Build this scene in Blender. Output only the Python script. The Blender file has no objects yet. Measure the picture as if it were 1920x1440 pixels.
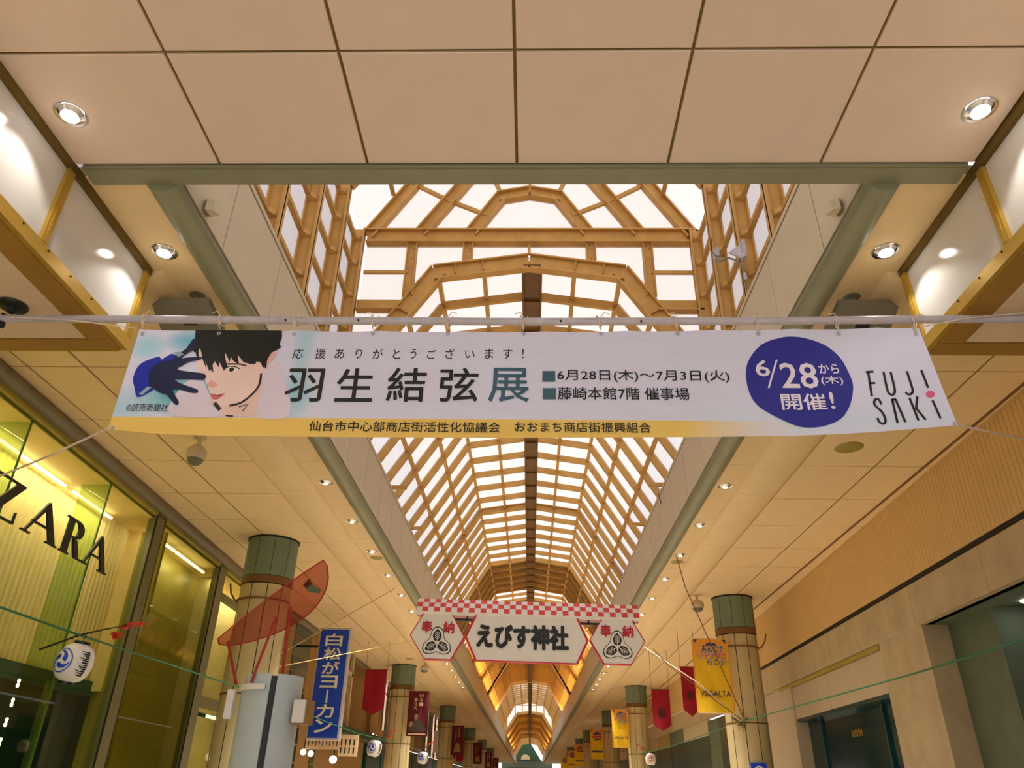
import bpy, bmesh, math, random
from mathutils import Vector, Matrix
random.seed(7)
C = bpy.context.scene.collection
SC = bpy.context.scene

# ------------------------------------------------------------------ camera
cam = bpy.data.cameras.new('camera'); cam.lens = 25.97; cam.sensor_width = 36; cam.clip_end = 600
co = bpy.data.objects.new('camera', cam); C.objects.link(co); SC.camera = co
co.matrix_world = Matrix(((0.99961918, -0.00579932, 0.026979, 0.12),
                          (0.02091568, -0.47852533, -0.87782461, 0.0),
                          (0.01800092, 0.8780546, -0.4782218, 1.6),
                          (0, 0, 0, 1)))
# ------------------------------------------------------------------ world and exposure
w = bpy.data.worlds.new('sky'); SC.world = w; w.use_nodes = True
bg = w.node_tree.nodes['Background']
bg.inputs[0].default_value = (1.0, 0.935, 0.905, 1); bg.inputs[1].default_value = 1.32
SC.view_settings.view_transform = 'Standard'; SC.view_settings.look = 'None'
SC.view_settings.gamma = 1; SC.view_settings.use_curve_mapping = False
SC.view_settings.exposure = 0.0
SC.cycles.max_bounces = 8; SC.cycles.diffuse_bounces = 5; SC.cycles.transparent_max_bounces = 16
SC.cycles.sample_clamp_indirect = 8; SC.cycles.use_denoising = True
SC.cycles.caustics_reflective = False; SC.cycles.caustics_refractive = False


def lamp(name, kind, loc, energy, color, parent=None, rot=(0, 0, 0), **kw):
    l = bpy.data.lights.new(name, kind); l.energy = energy; l.color = color
    for k, v in kw.items(): setattr(l, k, v)
    o = bpy.data.objects.new(name, l); C.objects.link(o); o.location = loc; o.rotation_euler = rot
    if parent is not None:
        o.parent = parent
    return o


# ------------------------------------------------------------------ materials
def srgb(r, g, b):
    f = lambda c: (c / 255 / 12.92) if c / 255 <= 0.04045 else ((c / 255 + 0.055) / 1.055) ** 2.4
    return (f(r), f(g), f(b), 1)


def mat(name, col, rough=0.6, metal=0.0, var=0.06, scale=3.0, bump=0.0, bscale=60.0, coat=0.0, spec=0.4, dirt=None):
    m = bpy.data.materials.new(name); m.use_nodes = True; nt = m.node_tree; b = nt.nodes['Principled BSDF']
    b.inputs['Roughness'].default_value = rough; b.inputs['Metallic'].default_value = metal
    b.inputs['Specular IOR Level'].default_value = spec; b.inputs['Coat Weight'].default_value = coat
    tc = nt.nodes.new('ShaderNodeTexCoord'); n = nt.nodes.new('ShaderNodeTexNoise'); n.inputs['Scale'].default_value = scale
    n.inputs['Detail'].default_value = 5
    nt.links.new(tc.outputs['Object'], n.inputs['Vector'])
    rp = nt.nodes.new('ShaderNodeValToRGB'); c = col
    rp.color_ramp.elements[0].position = 0.3; rp.color_ramp.elements[1].position = 0.7
    rp.color_ramp.elements[0].color = [max(0, v * (1 - var)) for v in c[:3]] + [1]
    rp.color_ramp.elements[1].color = [min(1, v * (1 + var)) for v in c[:3]] + [1]
    if dirt:
        e = rp.color_ramp.elements.new(0.25); e.color = list(dirt[:3]) + [1]
    nt.links.new(n.outputs['Fac'], rp.inputs['Fac']); nt.links.new(rp.outputs['Color'], b.inputs['Base Color'])
    if bump:
        n2 = nt.nodes.new('ShaderNodeTexNoise'); n2.inputs['Scale'].default_value = bscale
        nt.links.new(tc.outputs['Object'], n2.inputs['Vector'])
        bp = nt.nodes.new('ShaderNodeBump'); bp.inputs['Strength'].default_value = bump; bp.inputs['Distance'].default_value = 0.01
        nt.links.new(n2.outputs['Fac'], bp.inputs['Height']); nt.links.new(bp.outputs['Normal'], b.inputs['Normal'])
    return m


def glow(name, col, strength):
    m = bpy.data.materials.new(name); m.use_nodes = True; nt = m.node_tree
    nt.nodes.clear(); e = nt.nodes.new('ShaderNodeEmission'); o = nt.nodes.new('ShaderNodeOutputMaterial')
    n = nt.nodes.new('ShaderNodeTexNoise'); n.inputs['Scale'].default_value = 2
    mx = nt.nodes.new('ShaderNodeMixRGB'); mx.inputs[1].default_value = col; mx.inputs[2].default_value = [v * 0.93 for v in col[:3]] + [1]
    nt.links.new(n.outputs['Fac'], mx.inputs[0]); nt.links.new(mx.outputs[0], e.inputs[0])
    e.inputs[1].default_value = strength; nt.links.new(e.outputs[0], o.inputs[0]); return m


def translucent(name, col, clear, tint=None):
    """Milky sheet: part clear, part translucent."""
    m = bpy.data.materials.new(name); m.use_nodes = True; nt = m.node_tree; nt.nodes.clear()
    o = nt.nodes.new('ShaderNodeOutputMaterial'); t = nt.nodes.new('ShaderNodeBsdfTransparent'); t.inputs[0].default_value = tint or (1, 1, 1, 1)
    tr = nt.nodes.new('ShaderNodeBsdfTranslucent'); d = nt.nodes.new('ShaderNodeBsdfDiffuse')
    n = nt.nodes.new('ShaderNodeTexNoise'); n.inputs['Scale'].default_value = 1.5; tc = nt.nodes.new('ShaderNodeTexCoord')
    nt.links.new(tc.outputs['Object'], n.inputs['Vector'])
    mx = nt.nodes.new('ShaderNodeMixRGB'); mx.inputs[1].default_value = col; mx.inputs[2].default_value = [v * 0.9 for v in col[:3]] + [1]
    nt.links.new(n.outputs['Fac'], mx.inputs[0])
    nt.links.new(mx.outputs[0], tr.inputs[0]); nt.links.new(mx.outputs[0], d.inputs[0])
    a = nt.nodes.new('ShaderNodeMixShader'); a.inputs[0].default_value = 0.3
    nt.links.new(tr.outputs[0], a.inputs[1]); nt.links.new(d.outputs[0], a.inputs[2])
    b = nt.nodes.new('ShaderNodeMixShader'); b.inputs[0].default_value = clear
    nt.links.new(a.outputs[0], b.inputs[1]); nt.links.new(t.outputs[0], b.inputs[2]); nt.links.new(b.outputs[0], o.inputs[0])
    return m


def glass(name, tint, refl=0.1, rough=0.02):
    m = bpy.data.materials.new(name); m.use_nodes = True; nt = m.node_tree; nt.nodes.clear()
    o = nt.nodes.new('ShaderNodeOutputMaterial'); t = nt.nodes.new('ShaderNodeBsdfTransparent'); t.inputs[0].default_value = tint
    g = nt.nodes.new('ShaderNodeBsdfGlossy'); g.inputs['Roughness'].default_value = rough
    lw = nt.nodes.new('ShaderNodeLayerWeight'); lw.inputs[0].default_value = 0.25
    mr = nt.nodes.new('ShaderNodeMapRange'); mr.inputs[3].default_value = refl * 0.4; mr.inputs[4].default_value = 0.06
    nt.links.new(lw.outputs['Fresnel'], mr.inputs[0])
    b = nt.nodes.new('ShaderNodeMixShader'); nt.links.new(mr.outputs[0], b.inputs[0])
    nt.links.new(t.outputs[0], b.inputs[1]); nt.links.new(g.outputs[0], b.inputs[2]); nt.links.new(b.outputs[0], o.inputs[0])
    return m


M = {}
M['canopy'] = mat('canopy tile', srgb(228, 206, 186), 0.55, var=0.02, bump=0.05)
M['tile'] = mat('ceiling tile', srgb(234, 206, 156), 0.6, var=0.03, bump=0.05)
M['seam'] = mat('tile joint', srgb(120, 96, 44), 0.8)
M['fascia'] = mat('fascia panel', srgb(204, 187, 158), 0.5, var=0.03)
M['dark'] = mat('dark joint', srgb(38, 32, 20), 0.8)
M['greygreen'] = mat('grey green metal', srgb(140, 140, 112), 0.45, var=0.05, metal=0.2)
M['capgreen'] = mat('column cap metal', srgb(118, 132, 112), 0.5, var=0.05)
M['gold'] = mat('gold steel', srgb(206, 160, 88), 0.5, var=0.10, scale=4, metal=0.1)
M['golddark'] = mat('brown steel', srgb(118, 82, 38), 0.5, var=0.1)
M['brass'] = mat('brushed brass', srgb(206, 168, 72), 0.36, metal=0.55, var=0.08, scale=2)
M['railbrown'] = mat('bronze rail', srgb(112, 90, 34), 0.3, metal=0.5, var=0.15, scale=2)
M['border'] = mat('bronze soffit border', srgb(178, 132, 62), 0.35, metal=0.3, var=0.12, scale=1.5)
M['white_panel'] = mat('gloss white panel', srgb(225, 220, 214), 0.12, var=0.02, spec=0.6)
M['under'] = mat('canopy soffit', srgb(222, 196, 165), 0.5, var=0.04)
M['pane'] = translucent('milky roof pane', srgb(248, 240, 232), 0.55)
M['sidepane'] = translucent('side roof pane', srgb(225, 218, 226), 0.5)
M['yellow_roof'] = mat('yellow roof sheet', srgb(232, 188, 96), 0.6, var=0.08, scale=2)
M['brown_roof'] = mat('brown roof sheet', srgb(130, 92, 44), 0.6, var=0.1)
M['cream'] = mat('cream steel', srgb(240, 205, 160), 0.5)
M['pole'] = mat('galvanised pole', srgb(192, 186, 194), 0.4, metal=0.1, var=0.1, scale=8)
M['rope'] = mat('white rope', srgb(225, 205, 185), 0.8, var=0.15, scale=40)
M['rope2'] = mat('tan rope', srgb(190, 160, 96), 0.8, var=0.1, scale=40)
M['darkrope'] = mat('brown wire', srgb(110, 75, 35), 0.6)
M['column'] = mat('column panel', srgb(196, 178, 132), 0.5, var=0.03, bump=0.03)
M['stone'] = mat('stone slab', srgb(184, 164, 130), 0.7, var=0.12, scale=2.2, bump=0.1)
M['stone_dark'] = mat('grey green stone', srgb(96, 106, 84), 0.7, var=0.12, scale=2.5)
M['stone_light'] = mat('pale stone', srgb(192, 176, 148), 0.6, var=0.04)
M['flute'] = mat('fluted tile', srgb(214, 178, 118), 0.55, var=0.04)
M['teal'] = mat('dark teal shopfront', srgb(8, 58, 62), 0.25, var=0.25, scale=1.2)
M['teal2'] = mat('dark teal interior', srgb(16, 66, 66), 0.6, var=0.3, scale=0.8)
M['olive'] = mat('olive panel', srgb(160, 142, 60), 0.4, var=0.08)
M['frame'] = mat('window frame', srgb(112, 108, 70), 0.45)
M['cornice'] = mat('cornice tube', srgb(118, 108, 82), 0.45)
M['greenwire'] = mat('green wire', srgb(28, 112, 66), 0.6)
M['black'] = mat('black paint', srgb(22, 26, 20), 0.4)
M['white'] = mat('white paint', srgb(232, 228, 224), 0.5, var=0.03)
M['red'] = mat('red paint', srgb(196, 22, 48), 0.5)
M['coral'] = mat('coral red print', srgb(222, 70, 62), 0.6)
M['redflag'] = mat('crimson flag cloth', srgb(150, 12, 34), 0.8, bump=0.1)
M['maroon'] = mat('maroon banner cloth', srgb(92, 14, 26), 0.8)
M['blue'] = mat('blue enamel', srgb(20, 66, 196), 0.4, var=0.1)
M['signwhite'] = mat('sign lettering', srgb(226, 224, 214), 0.5)
M['yellow'] = mat('yellow banner cloth', srgb(240, 196, 30), 0.7, var=0.05)
M['orange'] = mat('orange print', srgb(236, 160, 60), 0.7)
M['navyprint'] = mat('navy print', srgb(70, 66, 96), 0.7)
M['greydevice'] = mat('grey device plastic', srgb(120, 116, 98), 0.5)
M['whitedevice'] = mat('off white device plastic', srgb(206, 190, 160), 0.4)
M['chrome'] = mat('lamp reflector', srgb(220, 220, 220), 0.12, metal=1.0)
M['drum'] = mat('pale blue grey drum', srgb(190, 202, 208), 0.45, metal=0.0, var=0.06)
M['redglass'] = translucent('red translucent sheet', srgb(160, 76, 70), 0.62, srgb(238, 178, 164))
M['redstrut'] = mat('red strut', srgb(170, 40, 34), 0.4)
M['wood'] = mat('pale signboard', srgb(224, 192, 150), 0.7)
M['brownwall'] = mat('brown wall', srgb(150, 112, 58), 0.7, var=0.08)
M['corr'] = mat('corrugated lightbox', srgb(238, 208, 150), 0.6, var=0.04)
M['floor'] = mat('street paving', srgb(196, 184, 162), 0.7, var=0.08, scale=1.5)
M['lampglow'] = glow('lamp glow', (1, 0.97, 0.92, 1), 14)
M['striplight'] = glow('strip light glow', (1, 0.88, 0.68, 1), 5)
M['bulb'] = glow('bulb glow', (1, 0.93, 0.8, 1), 5)
M['pinktube'] = glow('pink tube glow', (1, 0.62, 0.42, 1), 0.9)
M['fillglow'] = glow('fill panel glow', (1, 0.72, 0.40, 1), 1.6)  # glow of the added fill panels along the street
M['glass'] = glass('shop glass', (0.88, 0.93, 0.76, 1), 0.05)
M['glass_olive'] = glass('olive glass', (0.78, 0.80, 0.55, 1), 0.05)
M['finglass'] = glass('green glass edge', (0.72, 0.84, 0.56, 1), 0.10)
M['darkglass'] = mat('dark teal glass', srgb(4, 44, 50), 0.12, var=0.2, spec=0.3)
M['facade'] = mat('neighbour wall', srgb(190, 190, 196), 0.7)


# ------------------------------------------------------------------ mesh helpers
class MB:
    def __init__(s, warp=None): s.v = []; s.f = []; s.m = []; s.warp = warp

    def add(s, vs, fs, mi=0):
        b = len(s.v)
        s.v += [tuple(s.warp(v)) if s.warp else tuple(v) for v in vs]
        s.f += [tuple(b + i for i in f) for f in fs]; s.m += [mi] * len(fs); return s

    def box(s, x0, x1, y0, y1, z0, z1, mi=0):
        return s.add([(x0, y0, z0), (x1, y0, z0), (x1, y1, z0), (x0, y1, z0), (x0, y0, z1), (x1, y0, z1), (x1, y1, z1), (x0, y1, z1)],
                     [(0, 3, 2, 1), (4, 5, 6, 7), (0, 1, 5, 4), (1, 2, 6, 5), (2, 3, 7, 6), (3, 0, 4, 7)], mi)

    def cbox(s, x0, x1, y0, y1, z0, z1, c=0.01, axis='z', mi=0):
        """box with chamfered edges along one axis end (lower face), looks like a pressed panel"""
        if axis == 'z':
            v = [(x0 + c, y0 + c, z0), (x1 - c, y0 + c, z0), (x1 - c, y1 - c, z0), (x0 + c, y1 - c, z0),
                 (x0, y0, z0 + c), (x1, y0, z0 + c), (x1, y1, z0 + c), (x0, y1, z0 + c), (x0, y0, z1), (x1, y0, z1), (x1, y1, z1), (x0, y1, z1)]
        else:  # chamfer on the x0 face
            v = [(x0, y0 + c, z0 + c), (x0, y1 - c, z0 + c), (x0, y1 - c, z1 - c), (x0, y0 + c, z1 - c)]
            sg = c if x1 > x0 else -c
            v += [(x0 + sg, y0, z0), (x0 + sg, y1, z0), (x0 + sg, y1, z1), (x0 + sg, y0, z1), (x1, y0, z0), (x1, y1, z0), (x1, y1, z1), (x1, y0, z1)]
        fs = [(0, 3, 2, 1)]
        for i in range(4):
            j = (i + 1) % 4
            fs += [(i, j, 4 + j, 4 + i), (4 + i, 4 + j, 8 + j, 8 + i)]
        fs.append((8, 9, 10, 11))
        return s.add(v, fs, mi)

    def bar(s, p, q, w, h, up=(0, 1, 0), mi=0):
        """w = size along 'up' axis, h = size along the remaining axis"""
        p, q = Vector(p), Vector(q); d = (q - p).normalized(); u = Vector(up); u = (u - d * u.dot(d)).normalized(); n = d.cross(u)
        vs = []
        for e in (p, q):
            for a, b in ((-1, -1), (1, -1), (1, 1), (-1, 1)): vs.append(e + u * (a * w / 2) + n * (b * h / 2))
        return s.add(vs, [(0, 3, 2, 1), (4, 5, 6, 7), (0, 1, 5, 4), (1, 2, 6, 5), (2, 3, 7, 6), (3, 0, 4, 7)], mi)

    def ibeam(s, p, q, w, h, up=(0, 1, 0), t=0.025):
        p, q = Vector(p), Vector(q); d = (q - p).normalized(); u = Vector(up); u = (u - d * u.dot(d)).normalized(); n = d.cross(u)
        s.bar(p, q, 0.03, h, up)
        for k in (-1, 1): s.bar(p + n * (k * h / 2), q + n * (k * h / 2), w, t, up)
        return s

    def tube(s, pts, r, seg=8, mi=0, cap=True):
        pts = [Vector(p) for p in pts]; n0 = None; rings = []
        for i, p in enumerate(pts):
            d = (pts[min(i + 1, len(pts) - 1)] - pts[max(i - 1, 0)]).normalized()
            if n0 is None:
                n0 = d.cross(Vector((0, 0, 1)) if abs(d.z) < 0.9 else Vector((1, 0, 0))).normalized()
            n0 = (n0 - d * n0.dot(d)).normalized(); b = d.cross(n0)
            rr = r[i] if isinstance(r, (list, tuple)) else r
            rings.append([p + (n0 * math.cos(2 * math.pi * k / seg) + b * math.sin(2 * math.pi * k / seg)) * rr for k in range(seg)])
        vs = [v for rg in rings for v in rg]; fs = []
        for i in range(len(pts) - 1):
            for k in range(seg):
                k2 = (k + 1) % seg; fs.append((i * seg + k, i * seg + k2, (i + 1) * seg + k2, (i + 1) * seg + k))
        if cap: fs += [tuple(range(seg - 1, -1, -1)), tuple(range((len(pts) - 1) * seg, len(pts) * seg))]
        return s.add(vs, fs, mi)

    def lathe(s, c, prof, seg=24, mi=0, axis='z', a0=0.0, a1=2 * math.pi):
        full = abs(a1 - a0 - 2 * math.pi) < 1e-6; n = seg if full else seg + 1; vs = []
        for (r, h) in prof:
            for k in range(n):
                a = a0 + (a1 - a0) * k / seg
                if axis == 'z': vs.append((c[0] + r * math.cos(a), c[1] + r * math.sin(a), c[2] + h))
                elif axis == 'x': vs.append((c[0] + h, c[1] + r * math.cos(a), c[2] + r * math.sin(a)))
                else: vs.append((c[0] + r * math.cos(a), c[1] + h, c[2] + r * math.sin(a)))
        fs = []
        for i in range(len(prof) - 1):
            for k in range(seg):
                k2 = (k + 1) % n; fs.append((i * n + k, i * n + k2, (i + 1) * n + k2, (i + 1) * n + k))
        return s.add(vs, fs, mi)

    def half(s, xc, y0, y1, z, rx, rz, seg=8, ys=1, mi=0):
        """half-round moulding under a ceiling, running along y"""
        vs = []; fs = []
        for j in range(ys + 1):
            y = y0 + (y1 - y0) * j / ys
            for k in range(seg + 1):
                a = math.pi * k / seg; vs.append((xc - rx * math.cos(a), y, z - rz * math.sin(a)))
        for j in range(ys):
            for k in range(seg): fs.append((j * (seg + 1) + k, j * (seg + 1) + k + 1, (j + 1) * (seg + 1) + k + 1, (j + 1) * (seg + 1) + k))
        fs += [tuple(range(seg + 1)), tuple(range(ys * (seg + 1) + seg, ys * (seg + 1) - 1, -1))]
        return s.add(vs, fs, mi)

    def build(s, name, mats, parent=None, smooth=False, **props):
        me = bpy.data.meshes.new(name); me.from_pydata(s.v, [], s.f); me.update()
        if not isinstance(mats, (list, tuple)): mats = [mats]
        for m in mats: me.materials.append(m)
        if len(mats) > 1: me.polygons.foreach_set('material_index', s.m)
        bm = bmesh.new(); bm.from_mesh(me); bmesh.ops.recalc_face_normals(bm, faces=bm.faces); bm.to_mesh(me); bm.free()
        if smooth: me.shade_smooth() if hasattr(me, 'shade_smooth') else None
        o = bpy.data.objects.new(name, me); C.objects.link(o)
        if parent is not None: o.parent = parent
        for k, v in props.items(): o[k] = v
        return o


def smooth_by_angle(o, deg=40):
    me = o.data; bm = bmesh.new(); bm.from_mesh(me)
    for f in bm.faces: f.smooth = True
    for e in bm.edges:
        if len(e.link_faces) == 2 and e.calc_face_angle(0) > math.radians(deg): e.smooth = False
    bm.to_mesh(me); bm.free(); return o


def empty(name, loc=(0, 0, 0), **props):
    o = bpy.data.objects.new(name, None); C.objects.link(o); o.location = loc; o.empty_display_size = 0.1
    for k, v in props.items(): o[k] = v
    return o


def tag(o, label, cat, group=None):
    o['label'] = label; o['category'] = cat
    if group: o['group'] = group
    return o


def at(o, loc):
    """re-origin: shift a top-level mesh's data so that its origin lies at loc"""
    o.data.transform(Matrix.Translation(-Vector(loc))); o.location = loc; return o


def dup(o, loc=None, parent=None):
    c = o.copy(); C.objects.link(c)
    if parent is not None: c.parent = parent
    if loc is not None: c.location = loc
    for ch in list(o.children): dup(ch, None, c)
    return c


def rel(parent, loc):
    """children built in world coordinates under an Empty at loc"""
    done = set()
    for ch in list(parent.children) + [g for c in parent.children for g in c.children]:
        if ch.type == 'MESH':
            if ch.data.name not in done: done.add(ch.data.name); ch.data.transform(Matrix.Translation(-Vector(loc)))
    parent.location = loc


def spline(pts, closed=True, n=4):
    P = [Vector((p[0], p[1])) for p in pts]; out = []; N = len(P)
    rng = range(N) if closed else range(N - 1)
    for i in rng:
        if closed: a, b, c, d = P[i - 1], P[i], P[(i + 1) % N], P[(i + 2) % N]
        else: a, b, c, d = P[max(i - 1, 0)], P[i], P[i + 1], P[min(i + 2, N - 1)]
        for k in range(n):
            t = k / n; out.append(0.5 * ((2 * b) + (c - a) * t + (2 * a - 5 * b + 4 * c - d) * t * t + (3 * b - a - 3 * c + d) * t ** 3))
    if not closed: out.append(P[-1])
    return [(p.x, p.y) for p in out]


from mathutils.geometry import tessellate_polygon


def flat_poly(polys, mp, name, m, parent, thick=0.0, **props):
    """flat print: list of 2-D outlines mapped by mp(u,v)->3-D"""
    mb = MB()
    for p in polys:
        tris = tessellate_polygon([[Vector((a, b, 0)) for a, b in p]])
        mb.add([mp(a, b) for a, b in p], tris)
    return mb.build(name, m, parent, **props)


def ribbon(pts, wd):
    """outline of a stroke of width wd along pts"""
    L = []; R_ = []
    for i, p in enumerate(pts):
        a = Vector(pts[max(i - 1, 0)]); b = Vector(pts[min(i + 1, len(pts) - 1)]); d = (b - a).normalized(); n = Vector((-d.y, d.x)) * wd / 2
        L.append((p[0] + n.x, p[1] + n.y)); R_.append((p[0] - n.x, p[1] - n.y))
    return L + R_[::-1]


def text2d(s, bold=0.0):
    c = bpy.data.curves.new('lettering', 'FONT'); c.body = s; c.offset = bold; c.resolution_u = 2
    o = bpy.data.objects.new('lettering', c); C.objects.link(o); bpy.context.view_layer.update()
    me = bpy.data.meshes.new_from_object(o); vs = [(v.co.x, v.co.y) for v in me.vertices]; fs = [tuple(p.vertices) for p in me.polygons]
    bpy.data.objects.remove(o); bpy.data.curves.remove(c); bpy.data.meshes.remove(me); return vs, fs


BR = 1.0
def text(s, box, mp, name, m, parent, bold=0.0, vertical=False, shear=0.0, **props):
    """lettering fitted to box=(u0,v0,u1,v1) and laid on a surface by mp"""
    mb = MB()
    items = [(s, box)]
    if vertical:
        n = len(s); h = (box[3] - box[1]) / n
        items = [(ch, (box[0], box[3] - (i + 1) * h + h * 0.07, box[2], box[3] - i * h - h * 0.07)) for i, ch in enumerate(s)]
    for ch, (u0, v0, u1, v1) in items:
        if not ch.strip(): continue
        vs, fs = text2d(ch)
        if not vs: continue
        x0 = min(v[0] for v in vs); x1 = max(v[0] for v in vs); y0 = min(v[1] for v in vs); y1 = max(v[1] for v in vs)
        if vertical and (x1 - x0) < 0.5 * (y1 - y0):  # keep thin marks thin
            c = (u0 + u1) / 2; hw = (v1 - v0) * (x1 - x0) / (y1 - y0) / 2 * 1.2; u0, u1 = c - hw, c + hw
        P = []
        for x, y in vs:
            a = (x - x0) / max(x1 - x0, 1e-6); b = (y - y0) / max(y1 - y0, 1e-6)
            P.append(mp(u0 + a * (u1 - u0) + shear * (b - 0.5) * (v1 - v0), v0 + b * (v1 - v0)))
        mb.add(P, fs)
        if bold:
            hh = (v1 - v0)
            for k in range(8):
                du, dv = bold * hh * math.cos(k * math.pi / 4), bold * hh * math.sin(k * math.pi / 4); Q = []
                for x, y in vs:
                    a = (x - x0) / max(x1 - x0, 1e-6); b = (y - y0) / max(y1 - y0, 1e-6)
                    Q.append(mp(u0 + a * (u1 - u0) + shear * (b - 0.5) * (v1 - v0) + du * BR, v0 + b * (v1 - v0) + dv))
                st_ = 0.0004 * (k + 1) * max(1.0, Q[0][1] / 6); Q = [(p_[0], p_[1] - st_, p_[2]) for p_ in Q]
                mb.add(Q, fs)
    return mb.build(name, m, parent, **props)


# ------------------------------------------------------------------ measured layout (metres, street axis = +y)
ZC = 6.0                      # side ceiling height
GY = 10.3                     # gable between the tall skylight bay and the long vault
PITCH = 1.07                  # roof rib spacing
YE = 178.0                    # far end
def XL(y): return -6.33 - 0.045 * (min(y, 20) - 7.6)
def XR(y): return 6.15 + 0.036 * (min(y, 25) - 8)

# ================================================================== SETTING
MB().box(-9, 9, -6, 200, -0.2, 0).build('floor', M['floor'], kind='structure')

# ---- near canopy ceiling
cn = MB().box(-3.62, 3.62, -3, 4.37, ZC + 0.012, ZC + 0.1).build('ceiling', M['seam'], kind='structure')
proto = None
for r in range(7):
    y1 = 4.36 - 1.047 * r; y0 = y1 - 1.047 + 0.022
    for c in range(6):
        x0 = -3.62 + 1.2067 * c; x1 = x0 + 1.2067 - 0.022
        if proto is None:
            proto = MB().cbox(0, x1 - x0, 0, y1 - y0, 0, 0.02, 0.005).build('ceiling_tile', M['canopy'], cn); t = proto
        else: t = proto.copy(); C.objects.link(t); t.parent = cn
        t.location = (x0, y0, ZC - 0.008)
# ---- cross beam at the edge of the canopy
tb = MB().box(-3.56, 3.56, 4.37, 4.40, ZC - 0.03, ZC + 0.3).box(-3.56, 3.56, 4.395, 4.56, ZC - 0.04, ZC + 0.3)
tb.build('trim_1', M['greygreen'], kind='structure')

# ---- side ceilings with individual tiles
cpro = {}
def tile(parent, x0, x1, y0, y1, z=ZC, m='tile'):
    k = (round(x1 - x0, 3), round(y1 - y0, 3), m)
    if k not in cpro: cpro[k] = MB().cbox(0, x1 - x0, 0, y1 - y0, 0, 0.02, 0.004).build('ceiling_tile', M[m], parent); t = cpro[k]
    else: t = cpro[k].copy(); C.objects.link(t); t.parent = parent
    t.location = (x0, y0, z - 0.006); return t
for sgn, nm in ((-1, 'ceiling'), (1, 'ceiling')):
    a, b = sorted((sgn * 3.0, sgn * 7.6))
    cs = MB().box(a, b, 4.5, YE, ZC + 0.012, ZC + 0.1).build(nm, M['seam'], kind='structure')
    cols = [(4.23, 5.31), (5.342, 6.022), (6.054, 7.2)] if sgn < 0 else [(4.24, 5.355), (5.387, 7.0)]
    for r in range(25):
        y0 = 4.757 + 1.47 * r
        for (p, q) in cols:
            a, b = sorted((sgn * p, sgn * q)); tile(cs, a, b, y0 + 0.01, y0 + 1.46)
    for r in range(18):
        y0 = 4.5 + 2.04 * r
        a, b = sorted((sgn * 3.11, sgn * 3.66)); tile(cs, a, b, y0 + 0.004, y0 + 2.036)
    far = MB(); y = 41.5 + 0.0
    while y < YE - 2:
        for (p, q) in cols:
            a, b = sorted((sgn * p, sgn * q)); far.cbox(a, b, y, y + 1.456, ZC - 0.006, ZC + 0.012, 0.004)
        a, b = sorted((sgn * 3.11, sgn * 3.66)); far.box(a, b, y, y + 1.462, ZC - 0.006, ZC + 0.012)
        y += 1.47
    far.build('ceiling_tile', M['tile'], cs, kind='stuff')
    # half-round duct casing
    sec = [(5.78 + 2.94 * i, 5.78 + 2.94 * (i + 1) - 0.008) for i in range(14)]
    hb = MB().half(sgn * 3.86, 5.8, YE, ZC, 0.33, 0.10).build('trim_2' if sgn < 0 else 'trim_3', M['seam'], kind='structure')
    hp = None
    for (y0, y1) in sec:
        if hp is None: hp = smooth_by_angle(MB().half(0, 0, y1 - y0, 0, 0.355, 0.125, 12).build('casing_section', M['tile'], hb)); t = hp
        else: t = hp.copy(); C.objects.link(t); t.parent = hb
        t.location = (sgn * 3.86, y0, ZC + 0.004)
    smooth_by_angle(MB().half(sgn * 3.86, sec[-1][1], YE, ZC + 0.004, 0.355, 0.125, 12).build('casing_section', M['tile'], hb))
    # rounded grey-green gutter tube
    g = MB().half(sgn * 2.975, 4.56, YE, ZC + 0.0, 0.142, 0.11, 12)
    smooth_by_angle(g.build('trim_4' if sgn < 0 else 'trim_5', M['greygreen'], kind='structure'))
    # skylight fascia with upright panels
    xf = sgn * 2.83
    a, b = sorted((xf + sgn * 0.028, xf + sgn * 0.12))
    fb = MB().box(a, b, 4.4, YE, ZC - 0.02, 7.06).box(*sorted((xf, xf + sgn * 0.2)), 4.4, YE, 7.06, 7.12)
    fb = fb.build('wall_left_upper' if sgn < 0 else 'wall_right_upper', M['dark'], kind='structure')
    MB().box(*sorted((xf - sgn * 0.004, xf + sgn * 0.2)), 4.4, YE, 7.055, 7.115).build('fascia_capping', M['fascia'], fb)
    fp = None
    for k in range(30):
        y0 = 4.16 + 1.355 * k
        if fp is None: fp = MB().cbox(0, sgn * 0.03, 0, 1.333, 0.03, 1.025, 0.004, axis='x').build('fascia_panel', M['fascia'], fb); t = fp
        else: t = fp.copy(); C.objects.link(t); t.parent = fb
        t.location = (xf, y0, ZC + 0.005)
    fr = MB(); y = 4.16 + 1.355 * 30
    while y < YE: fr.cbox(xf, xf + sgn * 0.02, y, y + 1.343, ZC + 0.005, ZC + 1.045, 0.004, axis='x'); y += 1.355
    fr.build('fascia_panel', M['fascia'], fb, kind='stuff')

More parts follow.
